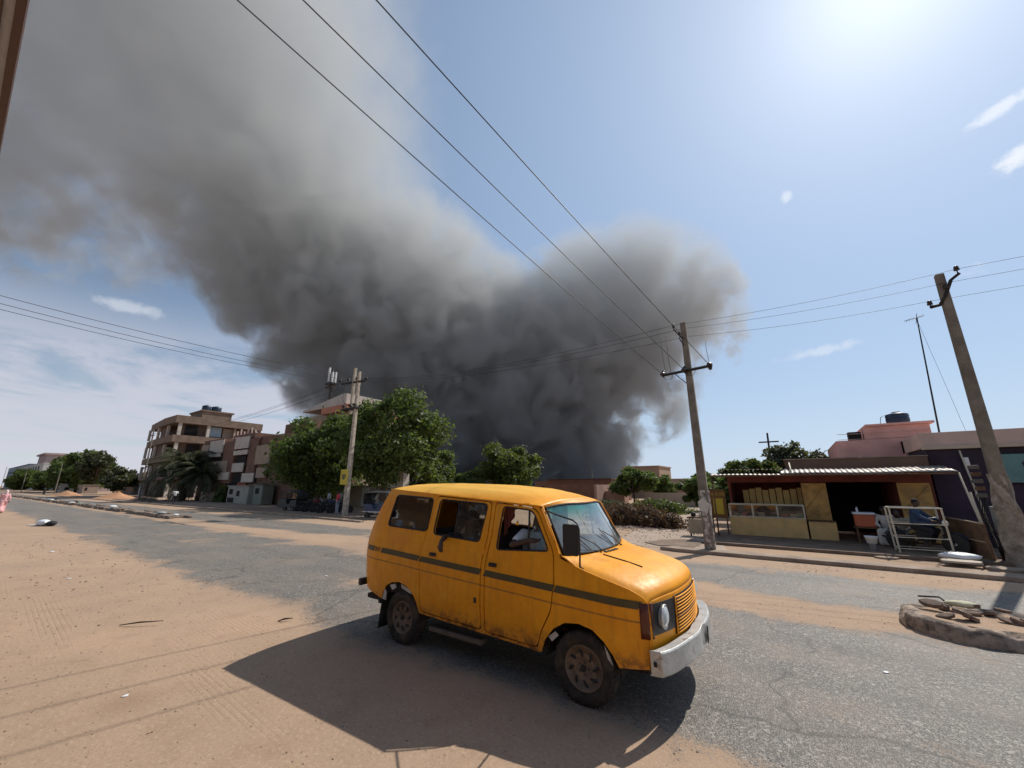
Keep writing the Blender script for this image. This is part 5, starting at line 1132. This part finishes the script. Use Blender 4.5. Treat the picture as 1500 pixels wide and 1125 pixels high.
cabinet(-50.4, -48.2, 20.8, 2.1, mat('grey_green_panel', (.19, .20, .16), .8, .25, 2, .1), ((.5, 1.4, 1.2, 1.8),), 'narrow grey green kiosk at the edge of the tree shade')
cabinet(-68, -63.6, 20.8, 1.2, TANP, ((.6, 2.0, .6, 1.0),), 'low tan counter kiosk by the brick doorway')
cabinet(-74.4, -71.6, 19.6, 1.6, mat('orange_white_cabinet', (.62, .36, .18), .8, .3, 2, .1, col2=(.62, .55, .46)), (), 'sunlit orange and white cabinet under the palm', 'cabinet', 'cabinet')
# roof behind the big trees with telecom mast
tw = empty('upper_storey_house', (-52, 33, 0), 'tan house top with orange ledge rising behind the big trees', 'house')
MB().box(-60, -48.5, 30, 38, 0, 12.0).build('wall', TANP, tw); MB().prism([(-59.5, 12.8), (-59.5, 13.0), (-49, 14.4), (-48.2, 14.3), (-48.2, 12.8)], 'Y', 29.6, 38).build('roof_parapet', LPANEL, tw); MB().box(-53.5, -47.2, 29.2, 38, 11.8, 12.7).build('ledge', mat('orange_ledge', (.48, .20, .12), .85, .25, 2, .1), tw)
tm = empty('telecom_mast', (-55.8, 31.5, 13), 'grey telecom mast with white panel antennas above the trees', 'mast'); MB().tube([(-55.8, 31.5, 12.8), (-55.8, 31.5, 19.4)], .14, 8).build('mast', STEEL, tm)
for k, (dx, dy, z) in enumerate(((-.35, -.3, 17.5), (.45, -.2, 17.2), (0, -.5, 18.6), (.1, .5, 17.4))): MB().box(-55.8 + dx - .17, -55.8 + dx + .17, 31.5 + dy - .1, 31.5 + dy + .1, z, z + 1.7 if k != 2 else z + 1.0).build('panel_antenna', WHITE, tm, .03)
for z in (16.4, 17.0): MB().box(-56.7, -54.9, 31.0, 32, z, z + .25).build('equipment_ring', STEEL, tm)
# low wall and stalls under the trees
lw = empty('low_wall', (-38, 25, 0), 'low beige wall with painted patches in the shade under the big trees', 'wall'); box_obj('wall', (-47.5, -18, 25.0, 25.25, 0, 2.1), mat('dull_beige_wall', (.22, .18, .13), .95, .3, .7, .2), lw)  # wall in a single dull beige with slight variation
for i, (x, c) in enumerate(((-44.5, (.30, .28, .22)), (-41, (.20, .20, .15)), (-36, (.30, .30, .26)), (-32.4, (.42, .20, .06)), (-31, (.40, .33, .2)), (-27.6, (.45, .45, .43)))): MB().box(x, x + 1.3, 24.9, 24.98, .1, 1.9).build('painted_panel', mat('wall_patch_%d' % i, c, .85, .25, 2, .1), lw)
wh = empty('white_hut', (-30.2, 24.5, 0), 'small white hut glimpsed between the trees right of the twin pole', 'hut'); MB().box(-31.4, -29.0, 24.2, 24.9, 1.9, 3.3).build('wall', LPANEL, wh, .02); MB().box(-30.6, -29.9, 24.15, 24.2, 2.3, 2.9).build('window', DARK, wh); MB().box(-31.6, -28.8, 24.0, 25, 3.303, 3.42).build('roof', LPANEL, wh); MB().box(-31.3, -29.1, 24.3, 24.9, 0, 1.897).build('base', CDARK, wh)
# auto rickshaws
def rickshaw(loc, rz, label, body):
    e = empty('auto_rickshaw', loc, label, 'auto rickshaw', 'rickshaws under the trees', rz)
    q = MB(); q.prism(rounded([(-.95, .35), (1.25, .35), (1.38, .75), (1.05, 1.02), (.35, 1.0), (.25, .62), (-.15, .62), (-.2, .9), (-.95, .95)], .08), 'Y', -.6, .6); q.build('body', body, e, .02, world=False)
    q = MB(); q.grid(lambda u, v: (-1.0 + 2.0 * u + .0, -.62 + 1.24 * v, 1.62 + .13 * math.sin(math.pi * v) - .05 * (2 * u - 1) ** 4), [i / 8 for i in range(9)], [i / 8 for i in range(9)]); q.grid(lambda u, v: (-1.0 - .03 * math.sin(u * 3), -.62 + 1.24 * v, .9 + .72 * u), [0, .5, 1], [0, .5, 1]); q.build('canopy', RUB, e, world=False, solid=.02)
    for s in (-1, 1): MB().tube([(.98, s * .55, 1.0), (.9, s * .58, 1.6)], .025, 6).build('windscreen_pillar', BLK, e, world=False); MB().tube([(-.2, s * .6, .9), (-.25, s * .6, 1.62)], .025, 6).build('side_post', BLK, e, world=False)
    q = MB(); q.box(.93, .95, -.5, .5, 1.02, 1.52); q.build('windscreen', GLASSD, e, world=False)
    q = MB(); q.box(-.75, -.3, -.5, .5, .62, .76); q.box(-.85, -.72, -.5, .5, .7, 1.15); q.build('seat', RUB, e, .03, world=False)
    for (x, y) in ((1.15, 0), (-.6, -.58), (-.6, .58)):
        w_ = MB().lathe([(.10, -.06), (.21, -.06), (.235, -.03), (.235, .03), (.21, .06), (.10, .06)], (x, y, .235), 'Y', 18).build('wheel', TYRE, e, world=False); MB().lathe([(.1, -.03), (.1, .03), (.03, .07), (0, .07)], (x, y, .235), 'Y', 12).build('hub', CHROME, w_, world=False)
    MB().ball((1.33, 0, .86), (.05, .09, .09), 10, 6).build('headlight', WHITE, e, world=False); MB().box(-1.0, 1.1, -.63, -.60, .40, .47).build('trim_stripe', CHROME, e, world=False); return e
rickshaw((-22.6, 17.2, 0), .15, 'blue auto rickshaw with black hood parked right of the twin pole', mat('dark_blue_paint', (.015, .03, .09), .35, .2, 5, .05))
rickshaw((-24.6, 18.9, 0), .3, 'dark green auto rickshaw behind the blue one', mat('dark_green_paint', (.015, .05, .03), .35, .2, 5, .05))
rickshaw((-34.6, 17.6, 0), 3.3, 'black auto rickshaw parked farthest left in the tree shade', BLK)
def motorbike(loc, rz, label, m_, group='parked motorcycles'):
    e = empty('motorcycle', loc, label, 'motorcycle', group, rz)
    for x in (-.65, .68):
        w_ = MB().lathe([(.235, -.045), (.285, -.045), (.305, 0), (.285, .045), (.235, .045)], (x, 0, .305), 'Y', 22).build('wheel', RUB, e, world=False)
        q = MB(); q.lathe([(.04, -.06), (.04, .06)], (x, 0, .305), 'Y', 8)
        for k in range(8): a = k * math.pi / 4; q.tube([(x, 0, .305), (x + .24 * math.cos(a), 0, .305 + .24 * math.sin(a))], .006, 4)
        q.build('spokes', CHROME, w_, world=False)
    q = MB(); q.ball((.12, 0, .86), (.26, .13, .13), 12, 8); q.build('fuel_tank', m_, e, world=False)
    q = MB(); q.prism(rounded([(-.72, .84), (-.1, .80), (-.05, .74), (-.7, .74)], .03), 'Y', -.12, .12); q.build('saddle', RUB, e, .02, world=False)
    q = MB(); q.box(-.12, .22, -.13, .13, .32, .66); q.tube([(-.1, -.14, .3), (-.75, -.18, .34), (-.95, -.18, .40)], .035, 8); q.build('engine', STEEL, e, .03, world=False)
    q = MB(); q.tube([(.68, .08, .305), (.42, .07, .98)], .022, 6); q.tube([(.68, -.08, .305), (.42, -.07, .98)], .022, 6); q.tube([(.45, 0, .85), (-.65, 0, .305)], .025, 6); q.tube([(.4, 0, .9), (-.7, 0, .75)], .025, 6); q.build('frame', STEEL, e, world=False)
    MB().tube([(.34, -.34, 1.03), (.42, -.12, 1.05), (.42, .12, 1.05), (.34, .34, 1.03)], .015, 6).build('handlebar', CHROME, e, world=False); MB().ball((.56, 0, .88), (.08, .09, .09), 10, 6).build('headlight', WHITE, e, world=False)
    q = MB(); q.grid(lambda a, v: (.68 + .33 * math.cos(a), v, .305 + .33 * math.sin(a)), [.5 + i * .25 for i in range(9)], [-.06, 0, .06]); q.grid(lambda a, v: (-.65 + .33 * math.cos(a), v, .305 + .33 * math.sin(a)), [.7 + i * .25 for i in range(9)], [-.06, 0, .06]); q.build('mudguard', m_, e, world=False, solid=.006); return e
RBP = mat('red_bike_paint', (.18, .015, .012), .3, .1, 5, 0)
for i, (x, y, rz, c, lb) in enumerate(((-33.0, 17.9, 1.2, BLK, 'black motorcycle at the left end of the row under the trees'), (-31.9, 17.8, 1.3, RBP, 'red motorcycle second in the row under the trees'), (-30.8, 17.9, 1.1, BLK, 'black motorcycle at the middle of the row under the trees'), (-29.7, 17.8, 1.35, mat('dark_blue_paint'), 'blue motorcycle near the person in grey'), (-28.6, 18.0, 1.2, BLK, 'black motorcycle nearest the person in red'))): motorbike((x, y, 0), rz, lb, c)
motorbike((3.05, 17.9, .1), -.5, 'dark blue motorcycle parked inside the metal stall frame', mat('dark_blue_paint'), 'single motorcycle')
# street people
make_person('man in a blue shirt sitting on the motorcycle by the stall frame', (2.95, 17.95, .34), R(-120), dict(ell=(.24, .25, .80), elr=(-.24, .25, .80), wrl=(.22, .45, .72), wrr=(-.22, .45, .72), knl=(.2, .40, .42), knr=(-.2, .40, .42), anl=(.22, .22, .05), anr=(-.22, .22, .05)), SIT, (.03, .06, .12), (.015, .015, .02), long=True)
make_person('seated person in white robe beside the orange cool box', (2.42, 19.3, .05), R(170), None, SIT, (.55, .52, .46), robe=True, long=True)
make_person('second person in beige clothes sitting low by the stall frame', (2.75, 18.8, .0), R(160), dict(head=(.05, .1, 1.18)), SIT, (.34, .29, .22), (.25, .22, .17), long=True)
stool = MB().box(-.2, .2, -.2, .2, 0, .42).build('stool', WOOD, None, .02, off=(0, 0, 0)); stool.location = (2.42, 19.3, .10); tag(stool, 'wooden box stool under the person in the white robe', 'stool')
stool = MB().box(-.2, .2, -.2, .2, 0, .38).build('stool', WOOD, None, .02, off=(0, 0, 0)); stool.location = (2.75, 18.75, .10); tag(stool, 'wooden box stool under the person in beige', 'stool')
WALK = dict(knl=(.10, .18, .52), anl=(.11, .30, .10), knr=(-.10, -.02, .50), anr=(-.11, -.28, .12), ell=(.22, -.12, 1.15), wrl=(.23, -.08, .90), elr=(-.22, .10, 1.15), wrr=(-.22, .24, .93))
make_person('man in white shirt and dark trousers walking on the far kerb before the palm', (-57, 15.6, .0), R(95), WALK, BASE, (.62, .64, .66), (.02, .02, .03))
make_person('person in a red shirt standing beside the foot of the twin pole', (-27.75, 17.25, .0), R(170), None, BASE, (.55, .06, .06), (.30, .30, .34))
make_person('person in grey shirt standing among the motorcycles under the trees', (-30.3, 19.0, .0), R(190), None, BASE, (.28, .27, .25), (.05, .05, .06))
make_person('person in white shirt standing behind the motorcycles under the trees', (-32.4, 19.3, .0), R(150), None, BASE, (.50, .52, .54), (.04, .04, .06))
make_person('woman in a pink and white wrap walking at the left edge of the picture', (-50.5, 3.3, .0), R(100), WALK, BASE, (.72, .38, .38), robe=True, long=True, scarf=(.75, .55, .55))
make_person('tiny dark figure standing by the orange sand far down the road', (-150, 15.5, .0), R(90), None, BASE, (.03, .03, .03), (.03, .03, .03), vox=.03, robe=True, long=True)
# sand mounds, orange wall, far houses
def mound(loc, rx, ry, h, m_, label, seed=1):
    rs = random.Random(seed); q = MB(); q.grid(lambda u, a: (rx * u * math.cos(a) * (1 + .1 * math.sin(3 * a + seed)), ry * u * math.sin(a), h * (math.cos(u * math.pi) * .5 + .5) * (1 + .25 * math.sin(2 * a + u * 5 + seed) + .12 * math.sin(7 * a + u * 11)) - .02), [.001, .15, .3, .45, .6, .75, .9, 1], [i * math.pi / 12 for i in range(25)]); o = q.build('sand_mound', m_, None); o.location = loc; return tag(o, label, 'sand mound', 'sand mounds')
SANDM = mat('orange_sand', (.44, .23, .12), .95, .25, .6, .4, 6); mound((-93, 17.6, 0), 8, 3, 1.0, SANDM, 'orange sand mound in front of the palm and orange wall', 1); mound((-128, 16.5, 0), 13, 2.5, .9, SANDM, 'long low heap of orange sand beyond the median', 2)
mound((-77, 17.5, 0), 5, 2, .5, mat('dark_soil', (.12, .07, .05), .95, .3, 1, .4), 'dark soil heap beneath the palm fronds', 3)
ow = empty('orange_wall', (-133, 31, 0), 'sunlit orange plastered yard wall with a stepped top at left', 'wall'); MB().prism([(-157, 0), (-157, 2.4), (-144, 2.6), (-143, 5.2), (-126, 5.9), (-125, 4.2), (-116, 4.4), (-116, 0)], 'Y', 30, 31).build('wall', mat('orange_plaster', (.50, .26, .09), .9, .3, .3, .2, col2=(.36, .18, .07)), ow); MB().box(-157, -143, 29.9, 29.98, 0, 2.0).build('painted_band', mat('ochre_band', (.34, .20, .08), .9, .3, .4, .2), ow)
def house(x0, x1, y, d, h, m_, label, wins=(), nm='house', roof=None, grp=None):
    e = empty(nm, ((x0 + x1) / 2, y + d / 2, 0), label, 'house', grp); MB().box(x0, x1, y, y + d, 0, h).build('wall', m_, e); MB().box(x0 - .15, x1 + .15, y - .15, y + d + .15, h + .003, h + max(.15, h * .04)).build('roof', roof or m_, e)
    for (a, b, c, dd) in wins: MB().box(x0 + a, x0 + b, y - .06, y - .01, c, dd).build('window', DARK, e)
    for (a, b, c, dd) in wins[:4]: MB().box(x1 + .01, x1 + .06, y + a * d / (x1 - x0), y + b * d / (x1 - x0), c, dd).build('window', DARK, e)
    return e
WHB = mat('dusty_white_wall', (.52, .49, .45), .9, .2, .2, .1); 
house(-150, -128, 40, 10, 6.8, WHB, 'low white and grey two storey house left of the orange wall', ((2, 6, 4.2, 5.8), (8, 12, 4.2, 5.8), (14, 19, 4.2, 5.8), (14, 19, 1.2, 3)))
fb = house(-440, -340, 32, 20, 14, WHB, 'largest pale block of flats on the far left skyline', [(4 + 11 * i, 9 + 11 * i, z, z + 2) for z in (4, 7.5, 11) for i in range(8)]); MB().box(-380, -350, 33, 45, 14.6, 19.5).build('stair_head', mat('mauve_wall', (.36, .27, .26), .9, .2, .3, .1), fb); MB().box(-382, -348, 32, 46, 19.5, 20.4).build('stair_roof', mat('mauve_wall'), fb)
house(-600, -455, 36, 30, 17, mat('grey_far_wall', (.34, .35, .36), .9, .2, .2, .1), 'grey block of flats at the far left edge', [(4 + 11 * i, 9 + 11 * i, z, z + 2) for z in (5, 9, 12) for i in range(5)])
house(-330, -250, 33, 15, 9.5, WHB, 'lower pale block right of the largest block', [(4 + 10 * i, 8 + 10 * i, z, z + 1.8) for z in (3, 6) for i in range(7)])
house(-240, -215, 34, 12, 4.5, mat('mauve_wall'), 'small mauve house half hidden by dark far trees', ((3, 6, 1.5, 3), (12, 15, 1.5, 3)))
for i, (x, y, w_, h, m_, lb) in enumerate(((-126, 27.5, 6, 2.4, BLUEW, 'low pale blue shack below the orange wall'), (-137, 27, 8, 1.6, CDARK, 'dark low shack below the far trees'), (-165, 23, 7, 2.2, TANP, 'tan low shack beside the yellowish tree'), (-200, 23, 9, 2.4, CDARK, 'brown shack under the large dark tree'), (-188, 22, 3, 2.6, LPANEL, 'pale little kiosk under the large dark tree'))): house(x, x + w_, y, 3, h, m_, lb, ((1, 2, .8, 1.6),), 'shack')
# centre: brown walls and houses beyond the open ground
HB = mat('brown_brick_house', (.22, .105, .07), .95, .3, .8, .3, 9, col2=(.17, .085, .06)); HP = mat('pinkish_wall', (.36, .22, .17), .95, .3, .8, .25)
e = house(-30, -20.2, 52, 8, 2.9, HB, 'long low brown brick house behind the windscreen', ((1, 2.2, 1, 2), (5, 6, 1, 2)), roof=RUST)
e = empty('compound_wall', (-19, 42, 0), 'brown brick compound wall with pinkish panel left of the dry brush', 'wall'); MB().box(-24.6, -18.2, 42, 42.3, 0, 2.25).build('wall', HB, e); MB().box(-18.2, -17.9, 41.8, 52, 0, 2.2).build('gate_pier', HP, e); MB().box(-17.85, -15.6, 44, 44.3, 0, 1.5).build('side_wall', HP, e)
house(-25.5, -19, 72, 8, 5.3, mat('ochre_far_house', (.36, .24, .16), .9, .25, .6, .2), 'tall ochre house block at the foot of the smoke', ((1, 2.2, 3, 4), (4, 5.2, 3, 4)))
house(-33, -26, 66, 6, 2.6, HP, 'low pink house right of the lone bushy tree', ((1, 2, 1, 1.9),))
house(-15.5, -7.5, 60, 8, 2.9, mat('pale_mud_wall', (.42, .33, .26), .95, .25, .6, .2), 'pale mud house behind the small dark tree', ((1, 2, 1, 2), (4, 5, 1, 2)))
house(-9.8, -6.0, 52, 5, 3.0, HP, 'small pinkish house right of the green shrub', ((1, 1.8, 1, 2),)); house(-5.0, -1.5, 46, 5, 3.3, mat('ochre_far_house'), 'ochre house corner behind the middle pole', ((1, 1.8, 1.4, 2.2),))
house(-52, -44, 84, 8, 3.0, HB, 'far brown house low under the smoke', ((2, 3, 1, 2),)); house(-3.6, 1.6, 30, 5, 2.2, HB, 'brown wall of a house behind the shop at left', ()); house(-14.5, -10.2, 50, 4, 1.9, HP, 'low pinkish yard building behind the green shrub', ((1, 1.6, .8, 1.4),))
e = empty('yard_wall', (-11.5, 40, 0), 'low pale yard wall by the green shrub', 'wall'); MB().box(-13.4, -7.6, 44.2, 44.45, 0, 1.35).build('wall', mat('pale_mud_wall'), e)
tag(MB().grid(lambda u, v: ((-3.9 - 5.2 * u + 1.9 * v * (1 - .4 * u)), 14.9 + 28 * u, .006), [i / 12 for i in range(13)], [-1, -.5, 0, .5, 1], False).build('side_street', mat('pale_dusty_track', (.40, .31, .24), .95, .2, 1.2, .3, 20, col2=(.33, .25, .19))), kind='structure')
# far-side pavement left
tag(MB().prism([(-420, 17.0), (-420, 19.5), (-46, 20.4), (-20, 19.6), (-17, 17.0), (-21, 16.0), (-33, 16.2)], 'Z', 0, .08).build('pavement', mat('dusty_pavement', (.26, .18, .13), .95, .3, .8, .4, 10), None), kind='structure')
tag(MB().box(-420, -21, 14.6, 14.85, 0, .10).build('kerb', SLAB, None), kind='structure')
# left median: a long broken kerb
random.seed(9); q = MB(); x = -33.2
while x > -150:
    L = random.uniform(.8, 1.4); g_ = random.uniform(.02, .25)
    if random.random() > .12: q.box(x - L, x, 9.0 + random.uniform(-.04, .04), 9.28, 0, random.uniform(.18, .30)); q.box(x - L, x, 10.0, 10.25, 0, random.uniform(.12, .2))
    x -= L + g_
q.box(-150, -33.8, 9.28, 10.0, 0, .12); tag(q.build('median', mat('broken_kerb'), None, .02), kind='structure')
PLB = cloth('trash_black', (.02, .02, .02)); random.seed(21)
cols = [('white', PLASW), ('dark', PLB), ('grey', mat('grey_plastic')), ('tan', TANP), ('pale green', mat('pale_green_plastic', (.35, .45, .38), .6, .2, 5, .1))]
wh_ = ['nearest end', 'near part', 'middle part', 'far part', 'farthest part']; sz = ['small', 'flat', 'bulky', 'crumpled']
for i in range(20):
    nm, m_ = cols[i % 5]; x = -36 - i * 3.1 - random.uniform(0, 1.5) if i > 2 else -34.5 - i * 1.2; s_ = random.uniform(.12, .26)
    sack(x, 9.6 + random.uniform(-.6, .4), .12, s_ * 1.4, s_, s_ * .45, m_, '%s %s rubbish bag on the %s of the left median' % (sz[i // 5], nm, wh_[min(4, i // 4)]), 'rubbish on the left median', random.uniform(0, 3), 'rubbish_bag')
sack(-33.3, 3.72, 0, .42, .25, .16, PLASW, 'white crumpled carton lying on the road edge at left', nm='carton'); sack(-32.75, 3.95, 0, .25, .2, .13, PLB, 'black scrap beside the white carton at the road edge', nm='scrap'); slab(-33.9, 3.5, .004, .5, .25, .03, .2, 'flat pale cardboard sheet beside the white carton', None, m_=LPANEL, nm='cardboard')
for i, (x, y, s_, lb) in enumerate(((-9.4, 5.75, .06, 'tiny white scrap on the asphalt behind the van'), (-14, 2.2, .07, 'tiny white scrap on the sand at left'), (-5.9, 1.55, .045, 'small pale scrap on the sand near the wire shadow'), (-20, 2.6, .12, 'pale stone cluster piece on the sand at far left'), (.55, 6.7, .05, 'small white scrap on the asphalt right of the bumper'))): sack(x, y, .004, s_ * .7, s_ * .5, s_ * .12, PLASW, lb, 'scraps on the ground', i, 'paper_scrap')
for i, (a, b, r_, lb) in enumerate((((-8.75, 2.05, .02), (-8.3, 2.45, .06), .012, 'thin dark stick lying on the sand left of the van'), ((-5.35, .65, .01), (-5.05, .72, .03), .014, 'short curved dark twig at the lower left edge'), ((-3.9, .95, .01), (-3.78, 1.05, .03), .014, 'dark leaf-like scrap low in the picture'), ((-7.0, 3.55, .01), (-6.85, 3.7, .04), .015, 'dark leaf scrap on the sand left of the van shadow'))):
    a, b = Vector(a), Vector(b); tag(MB().tube([a, a.lerp(b, .5) + Vector((.02, -.03, .02)), b], [r_ * .5, r_, r_ * .4], 6).build('twig', BARK, None, off=tuple(a)), lb, 'twig')
# pebbles and crumbs on the near ground
rs = np.random.RandomState(3); q = MB()
def pebble(x, y, s):
    vs = [(x + s * dx * rs.uniform(.6, 1.2), y + s * dy * rs.uniform(.6, 1.2), s * dz * rs.uniform(.5, .9) + .004) for dx, dy, dz in ((1, 0, .2), (0, 1, .2), (-1, 0, .2), (0, -1, .2), (0, 0, .9), (0, 0, -.3))]
    q.add(vs, [(0, 1, 4), (1, 2, 4), (2, 3, 4), (3, 0, 4), (1, 0, 5), (2, 1, 5), (3, 2, 5), (0, 3, 5)])
for i in range(5200):
    x = -14 + 15 * rs.rand() ** .8; y = rs.uniform(.3, 4.3) if rs.rand() < .8 else rs.uniform(8.2, 9.4); pebble(x, y, .004 + .010 * rs.rand() ** 4)
for i in range(1500): pebble(rs.uniform(-9, -3), rs.uniform(14.8, 22), .01 + .04 * rs.rand() ** 3)
for i in range(900): pebble(rs.uniform(-1, 8), rs.uniform(12.8, 14.2), .004 + .018 * rs.rand() ** 4)
for i in range(1200): pebble(rs.uniform(-26, -9), rs.uniform(.5, 4.2), .006 + .03 * rs.rand() ** 5)
tag(q.build('gravel', mat('gravel_bits', (.30, .22, .16), .95, .5, 9, .1, col2=(.12, .09, .07))), kind='stuff')
q = MB()
for i in range(520):
    x, y = -7.4 + rs.normal() * 1.9, 21.0 + rs.normal() * .6; pebble(x, y, .03 + .10 * rs.rand() ** 2)
tag(q.build('rubble', mat('pale_rubble', (.38, .28, .21), .95, .4, 3, .3, col2=(.22, .15, .11))), kind='stuff')
# ---------------------------------------------------------------- building behind the photographer whose canopy enters top left
nb = empty('roadside_building', (-5, -3.5, 0), 'near shop front whose brown steel canopy edge cuts the upper left corner', 'building')
NW = mat('near_plaster', (.46, .38, .30), .9, .25, 1.2, .2)
MB().box(-16, 8, -3.6, -3.2, 0, 4.4).build('wall', NW, nb)
for x in (-13, -9, -5, -1, 3.5): MB().box(x, x + 1.6, -3.2, -3.15, .1, 2.4).build('shutter', mat('grey_shutter'), nb, .01); MB().box(x + 2.0, x + 2.7, -3.2, -3.14, 1.2, 2.1).build('window', DARK, nb)
BRN = mat('brown_steel', (.055, .022, .014), .5, .3, 6, .1); GRS = mat('grey_steel_strip', (.30, .30, .33), .45, .25, 6, .1, metal=.3)
cz = 3.2; cyy = -.125
MB().box(-14, 1.2, cyy - .004, cyy + .012, cz, cz + .03).build('canopy_edge', BRN, nb); MB().box(-14, 1.2, cyy - .030, cyy - .022, cz - .004, cz + .02).build('canopy_edge', BRN, nb)
MB().box(-14, 1.2, cyy - .022, cyy - .004, cz + .008, cz + .03).build('canopy_strip', GRS, nb); MB().box(-14, 1.2, cyy - .06, cyy - .030, cz + .004, cz + .03).build('canopy_strip', GRS, nb); MB().box(-14, 1.2, cyy - .068, cyy - .060, cz, cz + .03).build('canopy_lip', IVORY, nb)
q = corr(MB(), -14, 1.2, -3.2, cz + .25, cyy - .068, cz + .03, .2, .012); q.build('canopy_sheet', mat('brown_soffit', (.14, .09, .06), .8, .4, 4, .2), nb, solid=.01)
for x in (-13.8, -9.8, -5.8): MB().box(x, x + .08, -3.15, cyy - .12, cz - .03, cz + .03).build('canopy_beam', BRN, nb)
